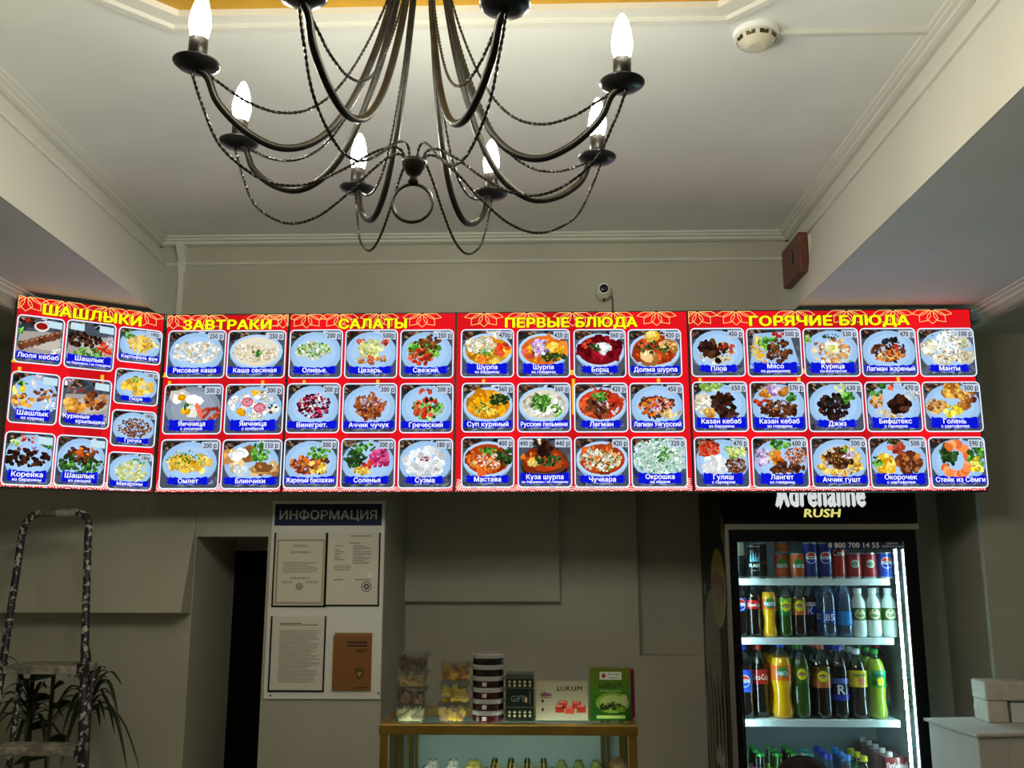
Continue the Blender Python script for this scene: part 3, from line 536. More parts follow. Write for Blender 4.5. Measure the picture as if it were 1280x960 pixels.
def strip(b, pts, wd, P):          # flat ribbon along a 2D polyline
    for (x0, y0), (x1, y1) in zip(pts, pts[1:]):
        dx, dy = x1 - x0, y1 - y0; L = math.hypot(dx, dy) or 1; ox, oy = -dy / L * wd / 2, dx / L * wd / 2
        b.poly([P(x0 - ox, y0 - oy), P(x1 - ox, y1 - oy), P(x1 + ox, y1 + oy), P(x0 + ox, y0 + oy)])
BZ0, BZ1 = 2.003, 2.714; BY = 3.52
def panel(o, u, L, title, tx, tw, label, flowers):
    u = V(u); n = V((u.y, -u.x, 0)); H = BZ1 - BZ0
    t = thing('menu_panel', o, label, 'menu panel', 'backlit menu panels over the counter')
    P = lambda x, y, w: V(o) + u * x + V((0, 0, y)) + n * w
    b = MB(); e = .0
    b.hexa([P(e, 0, -.05), P(L, 0, -.05), P(L, 0, 0), P(e, 0, 0)][::-1], [P(e, H, -.05), P(L, H, -.05), P(L, H, 0), P(e, H, 0)][::-1]); b.build('casing', 'board_case', t)
    b = MB(); f = .0045; NX = 8
    for i in range(NX):
        a0, a1 = f + (L - 2 * f) * i / NX, f + (L - 2 * f) * (i + 1) / NX
        b.col = shade('cf141c', 1.0 + .10 * math.sin(i * 1.3)); b.poly([P(a0, f, .0006), P(a1, f, .0006), P(a1, H - f, .0006), P(a0, H - f, .0006)])
    face = b.build('lit_face', 'screen', t)
    # line flowers along the top edge
    Q = lambda x, y: P(x, y, .0009)
    for fx in flowers:
        b = MB(); b.col = 'f0c878'
        for k, an in enumerate((-74, -40, 0, 40, 74)):
            a = R(an); ln = (.072, .070, .060, .070, .072)[k]; wdt = (.016, .021, .022, .021, .016)[k]; c, s_ = math.sin(a), -math.cos(a); pts = []
            for rr, off in ((0, 0), (.3, -.75), (.62, -1), (1, 0), (.62, 1), (.3, .75), (0, 0)):
                rr = .008 + rr * ln; off *= wdt; pts.append((fx + c * rr - s_ * off, H - f + .003 + s_ * rr * .86 + c * off * .86))
            pts = [(cl_, min(y, H - f)) for cl_, y in ((max(f, min(L - f, x)), y) for x, y in pts)]
            strip(b, pts, .0024, Q)
        b.build('flower_ornament', 'screen', t)
    # white wave lines along the bottom edge
    b = MB(); b.col = 'f0d8d0'; Q = lambda x, y: P(x, y, .0008); x = 0; k = 0
    while x < L:
        top = .034 + .010 * math.sin(k * 1.9) if k % 4 else .070
        for rr in range(1, 9):
            r = rr * .0085; pts = []
            for m in range(19):
                a = PI * m / 18; px, py = x + r * math.cos(a), f - .012 + r * math.sin(a) * .85
                if f <= px <= L - f and f <= py <= top: pts.append((px, py))
                else:
                    if len(pts) > 1: strip(b, pts, .0032, Q)
                    pts = []
            if len(pts) > 1: strip(b, pts, .0032, Q)
        x += .075; k += 1
    tag(b.build('wave_ornament', 'screen', t), kind='stuff')
    for xx in flowers[::2]: b = MB(); b.col = 'e8b428'; b.poly([P(xx - .006, .30, .0009), P(xx + .006, .30, .0009), P(xx + .006, .44, .0009), P(xx - .006, .44, .0009)]); b.poly([P(xx - .03, .455, .0009), P(xx + .03, .455, .0009), P(xx + .022, .475, .0009), P(xx - .022, .475, .0009)]); b.build('gold_detail', 'screen', t)
    for col, bd, w in (('3a2408', .085, .0012), ('f4ee10', .045, .0015)):
        b = MB(); b.col = col; b.txt(title, P(tx, H - .044, w), u, (0, 0, 1), .038, None, bd, fit=tw)
        b.build('title_shadow' if bd > .05 else 'title', 'screen', t)
    return t, n
def flat(title, px0, px1, tpx, specs, rows, label, fl):
    x0 = aY(px0, 500, BY).x if px0 else -1.478; x1 = aY(px1, 500, BY).x if px1 else 1.690
    a, b_ = aY(tpx[0], 402, BY).x, aY(tpx[1], 402, BY).x
    t, n = panel((x0, BY, BZ0), (1, 0, 0), x1 - x0, title, (a + b_) / 2 - x0, b_ - a, label, fl)
    for (xs, ya, yb), row in zip(rows, [specs[i::1][:0] for i in range(0)] or [specs[i * len(rows[0][0]):(i + 1) * len(rows[0][0])] for i in range(len(rows))]):
        for (a, b_), sp in zip(xs, row):
            c0 = aY(a, (ya + yb) / 2, BY); c1 = aY(b_, (ya + yb) / 2, BY); zt = aY((a + b_) / 2, ya, BY).z; zb = aY((a + b_) / 2, yb, BY).z
            tile(t, (x0, BY, BZ0), (1, 0, 0), n, c0.x - x0, c1.x - x0, zb - BZ0, zt - BZ0, sp)
flat('ЗАВТРАКИ', None, 357, (230, 339), D2, [([(209, 282), (284, 357)], 413, 473), ([(204.5, 278), (281, 354.5)], 480, 543), ([(200, 274.5), (277, 352)], 549, 611.5)], 'narrow backlit menu panel headed ЗАВТРАКИ with six breakfast pictures', [.03, .17, .40, .47])
flat('САЛАТЫ', 357, 569, (424, 508), D3, [([(361.5, 428), (431, 497), (500, 567)], 412, 473), ([(358, 425), (428, 496), (499.5, 566.5)], 479, 541.5), ([(354.5, 423), (426, 494), (497.5, 566)], 548, 610.5)], 'backlit menu panel headed САЛАТЫ with nine salad pictures', [.07, .20, .36, .53])
flat('ПЕРВЫЕ БЛЮДА', 569, 863, (632, 796), D4, [([(576, 642.5), (646, 712.5), (717, 782.5), (785, 852)], 411.5, 472), ([(577, 643), (646.5, 713.5), (717.5, 785), (787, 855)], 478.5, 540.5), ([(576.5, 643), (647, 715), (718, 787), (789, 859)], 546, 609.5)], 'backlit menu panel headed ПЕРВЫЕ БЛЮДА with twelve soup pictures', [.11, .28, .46, .62, .79])
flat('ГОРЯЧИЕ БЛЮДА', 863, None, (937, 1136), D5, [([(863.5, 931), (933.5, 1002), (1004.5, 1074), (1076, 1146), (1148, 1219)], 410, 471), ([(866, 935), (938, 1007.5), (1009.5, 1079.5), (1082, 1152), (1154, 1227)], 477, 540), ([(868, 937), (940.5, 1011), (1014, 1085), (1087, 1160), (1162, 1233)], 546, 610)], 'wide backlit menu panel headed ГОРЯЧИЕ БЛЮДА with fifteen hot dish pictures', [.04, .19, .42, .62, .80, .95])
# angled panel at the left end
LP = V((-1.915, 3.222, BZ0)); RP = V((-1.482, 3.512, BZ0)); LU = (RP - LP).normalized(); LL = (RP - LP).length
t, n = panel(LP, LU, LL, 'ШАШЛЫКИ', LL * .50, LL * .66, 'backlit menu panel headed ШАШЛЫКИ turned inwards at the left end', [.03, .16, .31, .44])
def onl(x, y):       # crop pixel of the left panel to its own u, v
    r = ray(x * .2813, 350 + y * .2813); k = (LP - EYE).dot(n) / r.dot(n); p = EYE + r * k; return ((p - LP).dot(LU), p.z - BZ0)
def ltile(tl, br, sp):
    a = onl(*tl); b_ = onl(*br); tile(t, LP, LU, n, max(.006, a[0]), min(LL - .004, b_[0]), b_[1], a[1], sp)
q = [((66, 148), (272, 385)), ((300, 172), (502, 410)), ((38, 400), (249, 648)), ((280, 428), (482, 665)), ((12, 668), (228, 918)), ((255, 685), (462, 922))]
for (a, b_), sp in zip(q, D1): ltile(a, b_, sp)
for (a, b_), sp in zip([((530, 204), (718, 382)), ((514, 388), (705, 564)), ((499, 572), (690, 748)), ((484, 760), (682, 938))], D1S): ltile(a, b_, sp)
# hanging brackets holding the panels to the wall
for x, w_ in ((-1.2, 'breakfast'), (-.6, 'salad'), (.2, 'soup'), (1.2, 'hot dish')):
    tag(MB().box(x - .015, x + .015, BY + .05, W, 2.42, 2.45).box(x - .015, x + .015, BY + .05, BY + .056, 2.3, 2.6).build('panel_bracket', 'screw'), 'metal bracket behind the %s menu panel' % w_, 'bracket', 'brackets behind the menu panels')
# ---------------------------------------------------------------- information board on the pillar
IY = W - .012
def ip(x, y): p = aY(x, y, IY); return p.x, p.z
ix0, iz1 = ip(341, 626); ix1 = ip(481.5, 626)[0]; iz0 = ip(400, 874)[1]
t = thing('information_board', ((ix0 + ix1) / 2, W, iz0), 'white information board headed ИНФОРМАЦИЯ screwed to the pillar', 'notice board')
MB().box(ix0, ix1, IY, W, iz0, iz1).build('backing', 'white_plastic', t, bevel=.002)
hx0, hz1 = ix0 + .012, ip(410, 630)[1]; hz0 = ip(410, 657)[1]
b = MB(); b.col = '0b1a4a'; hd = b.box(hx0, ix1 - .012, IY - .0015, IY, hz0, hz1).build('header', 'print_matt', t)
b = MB(); b.col = 'c8c8c0'; b.txt('ИНФОРМАЦИЯ', ((hx0 + ix1 - .012) / 2, IY - .002, (hz0 + hz1) / 2), (1, 0, 0), (0, 0, 1), .036, None, .025, fit=.40)
b.build('lettering', 'print_matt', hd)
for x, y in ((336, 869.5), (471, 866.5)):
    px, pz = ip(x + 2, y); MB().lathe([(.0005, 0), (.004, 0)], 10, (0, 0, 0)).lathe([(.004, 0), (.003, .002)], 10).v
    b = MB(); b.poly([(px + .004 * math.cos(a * PI / 5), IY - .001, pz + .004 * math.sin(a * PI / 5)) for a in range(10)][::-1]); b.build('screw', 'screw', t)
def lines(b, x0, x1, z0, z1, n, col, y, rag=.15, hgt=.45):
    b.col = col; dz = (z1 - z0) / n
    for i in range(n):
        e = x1 - (x1 - x0) * (random.random() * rag if random.random() < .6 else random.random() * rag * 3); z = z1 - (i + .5) * dz
        b.poly([(x0, y, z - dz * hgt / 2), (e, y, z - dz * hgt / 2), (e, y, z + dz * hgt / 2), (x0, y, z + dz * hgt / 2)])
def pocket(pxs, label, fill):
    (xa, za), (xb, zb) = ip(*pxs[0]), ip(*pxs[1])
    po = MB().box(xa - .006, xa, IY - .004, IY, zb, za).box(xb, xb + .006, IY - .004, IY, zb, za).box(xa - .006, xb + .006, IY - .004, IY, zb - .006, zb).build('document_pocket', 'lens_black', t)
    MB().poly([(xa, IY - .0045, zb), (xb, IY - .0045, zb), (xb, IY - .0045, za), (xa, IY - .0045, za)]).build('film', 'film', po)
    b = MB(); b.col = 'f2eee6'; y = IY - .0022; b.box(xa + .003, xb - .003, y, y + .0012, zb + .001, za + .004); y -= .0004
    w, h = xb - xa, za - zb; fill(b, xa, xb, zb, za, w, h, y)
    tag(b.build('document_sheet', 'print_matt'), label, 'document')
def doc1(b, xa, xb, zb, za, w, h, y):
    for c, i, tk in (('b89c6c', .035, .004), ('cbb489', .06, .002)):
        b.col = c; f = i * w; x0, x1, z0, z1 = xa + f, xb - f, zb + f, za - f - .02
        for q in ((x0, x1, z0, z0 + tk), (x0, x1, z1 - tk, z1), (x0, x0 + tk, z0, z1), (x1 - tk, x1, z0, z1)): b.poly([(q[0], y, q[2]), (q[1], y, q[2]), (q[1], y, q[3]), (q[0], y, q[3])])
    cx = (xa + xb) / 2; b.col = '7a6a58'; b.txt('СЕРТИФИКАТ', (cx, y - .0002, za - h * .27), (1, 0, 0), (0, 0, 1), .009, w * .6, .02)
    lines(b, cx - w * .15, cx + w * .15, za - h * .20, za - h * .16, 2, 'a09888', y); lines(b, xa + w * .16, xb - w * .14, za - h * .56, za - h * .40, 8, 'b0aaa0', y)
    b.col = '8c3028'; b.txt('8-800-600-80-16', (cx, y - .0002, za - h * .625), (1, 0, 0), (0, 0, 1), .008, w * .5, .02)
    b.col = 'bcb098'; b.poly([(cx + .016 * math.cos(a), y, za - h * .74 + .016 * math.sin(a)) for a in [2 * PI * k / 14 for k in range(14)]][::-1]); lines(b, xa + w * .16, xa + w * .38, za - h * .70, za - h * .66, 2, 'a8a298', y); lines(b, xb - w * .38, xb - w * .14, za - h * .70, za - h * .66, 2, 'a8a298', y)
def doc2(b, xa, xb, zb, za, w, h, y):
    lines(b, xa + w * .45, xb - w * .15, za - h * .06, za - h * .03, 1, '8c8c88', y); lines(b, xa + w * .42, xa + w * .66, za - h * .16, za - h * .13, 1, '8c8c88', y)
    lines(b, xa + w * .15, xa + w * .36, za - h * .42, za - h * .17, 9, '9c9c98', y, .5); lines(b, xa + w * .5, xb - w * .12, za - h * .44, za - h * .17, 13, '94948f', y, .2)
    lines(b, xa + w * .15, xa + w * .5, za - h * .53, za - h * .45, 3, 'a0a09c', y); lines(b, xa + w * .15, xa + w * .45, za - h * .67, za - h * .64, 1, '8c8c88', y); lines(b, xa + w * .55, xb - w * .1, za - h * .67, za - h * .64, 1, '8c8c88', y)
    c = (xb - w * .22, za - h * .75); b.col = '5a6088'
    for r0, r1 in ((.021, .017), (.012, .004)):
        for k in range(16):
            a0, a1 = 2 * PI * k / 16, 2 * PI * (k + 1) / 16; b.poly([(c[0] + r * math.cos(a), y, c[1] + r * math.sin(a)) for r, a in ((r0, a0), (r1, a0), (r1, a1), (r0, a1))])
def doc3(b, xa, xb, zb, za, w, h, y):
    lines(b, xa + w * .15, xb - w * .1, za - h * .13, za - h * .09, 2, '44443f', y, .2, .5); lines(b, xa + w * .15, xb - w * .06, zb + h * .1, za - h * .19, 40, '96948e', y, .12, .4)
pocket(((345.5, 666), (405.5, 757)), 'certificate with ornate border in the left upper pocket of the board', doc1)
pocket(((409.5, 666), (472, 756)), 'printed form with round blue stamp in the right upper pocket', doc2)
pocket(((341, 770), (403, 863)), 'closely printed text page in the lower pocket of the board', doc3)
(xa, za), (xb, zb) = ip(418, 791), ip(463.5, 863)
t2 = thing('booklet', ((xa + xb) / 2, IY, zb), 'brown paper booklet with an emblem hanging on the information board', 'booklet')
b = MB(); b.col = '9c6a34'; b.box(xa + .003, xb, IY - .006, IY, zb, za).build('back_cover', 'print_matt', t2)
b = MB(); b.col = '8a5a2a'; b.box(xa, xb - .002, IY - .014, IY - .006, zb + .002, za - .012); y = IY - .0145
lines(b, xa + .055, xb - .012, za - .055, za - .03, 2, '2a1c10', y, .1, .5); lines(b, xa + .09, xb - .012, za - .075, za - .06, 2, '2a1c10', y, .1, .5); lines(b, xa + .09, xb - .012, zb + .008, zb + .016, 1, '3a2614', y, .1, .5)
cx, cz = xb - .045, zb + .065; b.col = '5a4418'; b.poly([(cx + x * .02, y, cz + z * .024) for x, z in ((-.9, .6), (-.3, 1), (0, .8), (.3, 1), (.9, .6), (.7, -.4), (0, -1), (-.7, -.4))][::-1]); b.col = 'a88a30'; b.poly([(cx + x * .010, y - .0004, cz + z * .012) for x, z in ((-.9, .6), (.9, .6), (.6, -.5), (0, -1), (-.6, -.5))][::-1])
b.build('front_cover', 'print_matt', t2)
# ---------------------------------------------------------------- showcase counter
SX0, SX1, SY0, SY1, SZ = -.466, .286, 2.80, 3.14, 1.282
t = thing('showcase', ((SX0 + SX1) / 2, 2.97, 0), 'glass showcase with gold frame and lit shelf of sweets', 'showcase'); pw = .032
for x0 in (SX0, SX1 - pw):
    for y0 in (SY0, SY1 - pw): MB().box(x0 + .004, x0 + pw - .004, y0 + .004, y0 + pw - .004, 0, SZ - .028).build('post', 'gold_frame', t)
for q in ((SX0, SX1, SY0, SY0 + pw), (SX0, SX1, SY1 - pw, SY1), (SX0, SX0 + pw, SY0 + pw, SY1 - pw), (SX1 - pw, SX1, SY0 + pw, SY1 - pw)): MB().box(*q, SZ - .03, SZ).build('top_rail', 'gold_frame', t, bevel=.004)
MB().box(SX0 + pw, SX1 - pw, SY0 + pw, SY1 - pw, SZ - .012, SZ - .004).build('glass_top', 'case_glass', t)
MB().box(SX0 + pw, SX1 - pw, SY0 + .006, SY0 + .010, .5, SZ - .03).build('front_pane', 'case_glass', t)
for x in (SX0 + .008, SX1 - .012): MB().box(x, x + .004, SY0 + pw, SY1 - pw, .5, SZ - .03).build('side_pane', 'case_glass', t)
sm = aY(625, 925, SY1 - .01).x
MB().box(SX0 + pw, sm, SY1 - .014, SY1 - .008, .5, SZ - .03).build('sliding_door', 'case_back', t); MB().box(sm - .01, SX1 - pw, SY1 - .022, SY1 - .016, .5, SZ - .03).build('sliding_door', 'case_back', t)
SHZ = 1.085
for x in (SX0 + .05, SX1 - .09): MB().box(x, x + .012, SY1 - .045, SY1 - .025, .5, SZ - .03).box(x + .02, x + .028, SY1 - .045, SY1 - .025, .5, SZ - .03).build('shelf_rail', 'gold_frame', t)
MB().box(SX0 + .012, SX1 - .014, SY0 + .014, SY1 - .05, SHZ - .008, SHZ).build('shelf', 'case_glass', t)
MB().box(SX0 + .012, SX1 - .014, SY0 + .014, SY1 - .03, .72, .735).build('shelf', 'case_glass', t)
MB().box(SX0 + .004, SX1 - .004, SY0 + .004, SY1 - .004, .04, .5).build('base_cabinet', 'case_back', t)
MB().box(SX0 + .05, SX1 - .05, SY0 + .036, SY0 + .050, SZ - .0335, SZ - .0315).build('light_strip', 'case_led', t)
# sweets on trays
mat('tray', (.03, .03, .03), .4); mat('sweet_yellow', (.55, .45, .10), .5, noise=.3, nscale=50); mat('sweet_dark', (.03, .015, .008), .5); mat('sweet_white', (.62, .6, .52), .6, noise=.2, nscale=60)
mat('sweet_green', (.20, .28, .05), .6, noise=.4, nscale=70); mat('sweet_brown', (.22, .10, .03), .6, noise=.4, nscale=70)
def sweet(x, y, kind, label, rx, group):
    z = SHZ + .012; tt = thing('sweet', (x, y, z), label, 'sweet', group)
    prof = [(.6, 0), (1, .012), (1, .022), (.75, .034), (.3, .040)] if kind != 'nut' else [(.6, 0), (1, .015), (1.0, .03), (.7, .045), (.2, .05)]
    b = MB(); b.lathe([(r * rx, h) for r, h in prof], 10, (x, y, z)); k = {'roll': 'sweet_yellow', 'white': 'sweet_white', 'green': 'sweet_green', 'nut': 'sweet_brown', 'lemon': 'sweet_yellow'}[kind]
    if kind in ('roll', 'white', 'green'): b.v = [(x + (a - x) * .8, y + (c - y) * 1.5, h) for a, c, h in b.v]
    b.build('pastry', k, tt, smooth=True)
    b = MB()
    if kind == 'roll':
        for j in (-1, 0, 1):
            yy = y + j * rx * .8
            for s_ in (-1, 1): b.hexa([(x + s_ * .002, yy - .006, z + .036), (x + s_ * .010, yy - .012, z + .034), (x + s_ * .010, yy - .007, z + .034), (x + s_ * .002, yy - .001, z + .036)], [(x + s_ * .002, yy - .006, z + .046), (x + s_ * .009, yy - .012, z + .041), (x + s_ * .009, yy - .007, z + .041), (x + s_ * .002, yy - .001, z + .046)])
        b.build('chocolate_chevrons', 'sweet_dark', tt)
    else:
        for j in range(7): a = j * 2.4; b.lathe([(.001, 0), (.0028, .0015), (.001, .003)], 6, (x + rx * .4 * math.cos(a), y + rx * .5 * math.sin(a), z + (.038 if kind != 'nut' else .043)))
        b.build('crumb_topping', 'sweet_brown' if kind != 'nut' else 'sweet_green', tt)
for nm, px0, px1, kind, n in (('white', 525, 604, 'white', 3), ('roll', 607, 690, 'roll', 4), ('green', 692, 757, 'green', 3), ('nut', 759, 790, 'nut', 1)):
    x0, x1 = aY(px0, 950, 2.98).x, aY(px1, 950, 2.98).x
    tag(MB().box(x0, x1, SY0 + .02, SY1 - .06, SHZ, SHZ + .010).box(x0, x0 + .003, SY0 + .02, SY1 - .06, SHZ + .010, SHZ + .025).box(x1 - .003, x1, SY0 + .02, SY1 - .06, SHZ + .010, SHZ + .025).build('tray', 'tray'), 'shallow dark tray holding %s in the showcase' % dict(white='white and lemon sweets', roll='yellow chevron pastries', green='green crumb pastries', nut='round nut sweets')[nm], 'tray')
    for r in range(3):
        for c in range(n):
            k = 'lemon' if (nm == 'white' and c == 2) else kind
            d = dict(roll='yellow pastry with dark chocolate chevrons', white='white powdered sweet', green='green crumbed pastry', nut='brown nut covered sweet ball', lemon='bright yellow sweet')[k]
            col = ['leftmost', 'second from left', 'third from left', 'rightmost'][c if not (c == n - 1 and n > 1) else 3] if n > 1 else 'single file'
            sweet(x0 + (x1 - x0) * (c + .5) / n, SY1 - .10 - r * .085, k, '%s, %s, %s' % (d, ['back row', 'middle row', 'front row'][r], col + (' on its tray' if n > 1 else '')), min(.03, (x1 - x0) / n * .42), 'sweets in the showcase')
# goods standing on the showcase
GY = 2.90
def gx(px): return aY(px, 890, GY).x
def clear_stack(px0, px1, kinds, desc):
    x0, x1 = gx(px0), gx(px1); cx = (x0 + x1) / 2; w = (x1 - x0) / 2; z = SZ - .004; N = len(kinds)
    for i, (kind, h) in enumerate(kinds):
        ox = cx + random.uniform(-.004, .004); pos = ['bottom', 'second', 'third', 'top'][i if i < N - 1 else 3] if N > 2 else ''
        tt = thing('food_container', (ox, GY, z), '%s, %s of its stack on the showcase' % (desc[kind], pos + ('' if pos in ('bottom', 'top') else ' from below')), 'container', 'clear food containers on the showcase')
        q = lambda a, zz: [(ox - w * a, GY - w * a, zz), (ox + w * a, GY - w * a, zz), (ox + w * a, GY + w * a, zz), (ox - w * a, GY + w * a, zz)]
        MB().hexa(q(.80, z), q(.95, z + h * .9)).build('tub', 'tub_clear', tt)
        b = MB(); pal = dict(noodle=['b8a878', 'a09060', 'd0c090', '8c7c50'], nuts=['6a4c38', '8a6a50', '4a3024', 'a08468'], gold=['a87810', 'c8961c', '8a5c0c', 'd8a828'], lemon=['b09410', 'c8ac20', '98780c', 'd8c040'])[kind]
        b.col = pal[2]; b.hexa(q(.70, z + .002), q(.82, z + h * .68)); rr = random.Random(i * 7 + N)
        for k in range(60):      # pieces showing through the wall
            a = rr.random() * PI; f = rr.choice('fffltr'); x, zz = rr.uniform(-.72, .72) * w, z + .006 + rr.random() * (h * .66); l_ = rr.uniform(.006, .012); tk = .0032 if kind in ('noodle',) else .006
            b.col = rr.choice(pal); dx, dz = math.cos(a) * l_, math.sin(a) * l_; ex, ez = -math.sin(a) * tk, math.cos(a) * tk; zz = min(max(zz, z + .012), z + h * .75); e = w * .80
            P = [(x - dx - ex, zz - dz - ez), (x + dx - ex, zz + dz - ez), (x + dx + ex, zz + dz + ez), (x - dx + ex, zz - dz + ez)]; d_ = k * 3e-5
            if f in 'f': b.poly([(ox + u_, GY - e - d_, v_) for u_, v_ in P])
            elif f == 't': b.poly([(ox + u_, GY + (v_ - z - h * .4), z + h * .70 + d_) for u_, v_ in P])
            else: s_ = -1 if f == 'l' else 1; b.poly([(ox + s_ * (e + d_), GY + u_, v_) for u_, v_ in P])
        b.build('contents', 'print_matt', tt)
        MB().hexa(q(.93, z + h * .84), q(.90, z + h)).hexa(q(1.12, z + h * .80), q(1.12, z + h * .84)).build('lid', 'tub_clear', tt)
        z += h
clear_stack(496, 534, [('noodle', .049), ('nuts', .049), ('noodle', .049), ('nuts', .049)], dict(noodle='clear tub of pale shredded sweets', nuts='clear tub of brown nutty sweets'))
clear_stack(549, 586, [('gold', .052), ('lemon', .064), ('gold', .056)], dict(gold='clear tub of amber honeycomb pieces', lemon='clear tub of lemon yellow honeycomb'))
cx = (gx(589) + gx(631)) / 2; r_ = (gx(631) - gx(589)) / 2; z = SZ - .004
for i in range(6):
    tt = thing('round_tub', (cx, GY, z), 'round tub of dark jam with greyish lid, %s' % ['bottom of the stack of six', 'second from below in the stack', 'third from below in the stack', 'fourth from below in the stack', 'fifth from below in the stack', 'top of the stack of six'][i], 'tub', 'round jam tubs on the showcase')
    h = .0325; b = MB(); b.col = ['3a060c', '2c060a', '30060c', '28040a', '120406', '0c0405'][i]; b.lathe([(r_ * .86, 0), (r_ * .93, .003), (r_ * .93, h * .62)], 24, (cx, GY, z)); b.build('jam', 'print_gloss', tt, smooth=False)
    MB().lathe([(r_ * .95, h * .60), (r_, h * .62), (r_, h * .93), (r_ * .96, h), (r_ * .3, h)], 24, (cx, GY, z)).build('lid', 'tub_lid', tt)
    if i < 4: b = MB(); b.col = 'b0a8a0'; a = -PI / 2 - .15; y = GY - r_ * .95; b.poly([(cx - .016, y, z + .006), (cx - .003, y, z + .004), (cx - .001, y, z + .016), (cx - .014, y, z + .017)]); b.build('paper_tag', 'print_matt', tt)
    z += h
def gbox(px0, px1, pyt, d, col, name, label, art, ry=0):
    x0, x1 = gx(px0), gx(px1); z0 = SZ; z1 = aY((px0 + px1) / 2, pyt, GY).z; y0 = GY - d / 2
    tt = thing(name, ((x0 + x1) / 2, GY, z0), label, 'box'); b = MB(); b.col = col; b.box(x0, x1, y0, y0 + d, z0, z1); b.build('carton', 'print_gloss', tt)
    b = MB(); art(b, x0, x1, z0, z1, y0 - .0004, x1 - x0, z1 - z0); b.build('printed_front', 'print_gloss', tt)
def R4(b, x0, x1, z0, z1, y, col): b.col = col; b.poly([(x0, y, z0), (x1, y, z0), (x1, y, z1), (x0, y, z1)])
def E4(b, cx, cz, rx, rz, y, col, k=14): b.col = col; b.poly([(cx + rx * math.cos(2 * PI * i / k), y, cz + rz * math.sin(2 * PI * i / k)) for i in range(k)])
U_, Z_ = (1, 0, 0), (0, 0, 1)
def a_dark(b, x0, x1, z0, z1, y, w, h):
    for zz in (.70, .29): R4(b, x0, x1, z0 + h * zz, z0 + h * zz + .001, y, '6a7068')
    for zz, nn in ((.80, 5), (.15, 5)):
        for r in (0, 1):
            for i in range(nn): cx = x0 + w * (.14 + .18 * i); cz = z0 + h * (zz + r * .075 - .04); b.col = 'b0a070' if i % 2 else '948a68'; b.poly([(cx - .005, y, cz), (cx, y, cz - .005), (cx + .005, y, cz), (cx, y, cz + .005)])
    R4(b, x0, x1, z0 + h * .90, z1, y, '3c423e'); b.col = '6a6c64'; b.txt('GIFT', (x0 + w * .44, y, z0 + h * .48), U_, Z_, .018, w * .5, .01); E4(b, x0 + w * .72, z0 + h * .45, .004, .008, y, 'b08a6a')
    R4(b, x0 + w * .84, x0 + w * .88, z0 + h * .36, z0 + h * .64, y, '4c5048')
def a_luk(b, x0, x1, z0, z1, y, w, h):
    b.col = '2c2018'; b.txt('LUKUM', (x0 + w * .65, y, z1 - h * .17), U_, Z_, h * .125, w * .60, .012, sx=1.15, spacing=1.08); b.col = '8a8070'; b.txt('с лимоном', (x0 + w * .65, y, z1 - h * .34), U_, Z_, h * .04, None, .01)
    b.col = '4a3038'
    for dx, hh in ((-.05, .10), (-.02, .16), (.02, .11), (.05, .07)): cx = x0 + w * (.18 + dx); b.poly([(cx - .003, y, z1 - h * .36), (cx + .003, y, z1 - h * .36), (cx, y, z1 - h * (.36 - hh))])
    E4(b, x0 + w * .19, z1 - h * .34, w * .12, h * .04, y - .0002, '6a4048'); R4(b, x0 + w * .08, x0 + w * .30, z1 - h * .42, z1 - h * .40, y, '6a5a50')
    for zz in (.50, .28):
        E4(b, x0 + w * .13, z0 + h * zz, .004, .005, y, '3a2c28'); R4(b, x0 + w * .10, x0 + w * .24, z0 + h * (zz - .08), z0 + h * (zz - .065), y, '9a9080'); R4(b, x0 + w * .10, x0 + w * .26, z0 + h * (zz - .11), z0 + h * (zz - .098), y, '9a9080')
    for cx, cz, c in ((.52, .40, 'b03428'), (.78, .40, 'b8382a'), (.46, .29, 'a82c24'), (.65, .26, 'c0422e'), (.87, .29, 'b03024')): X, Z = x0 + w * cx, z0 + h * cz; R4(b, X - w * .085, X + w * .085, Z - h * .09, Z + h * .09, y - .0002, c); R4(b, X - w * .07, X + w * .05, Z + h * .05, Z + h * .11, y - .0003, 'c86a5a')
    b.col = '9a8c7c'; b.txt('350 г', (x0 + w * .65, y, z0 + h * .09), U_, Z_, h * .045, None, .01)
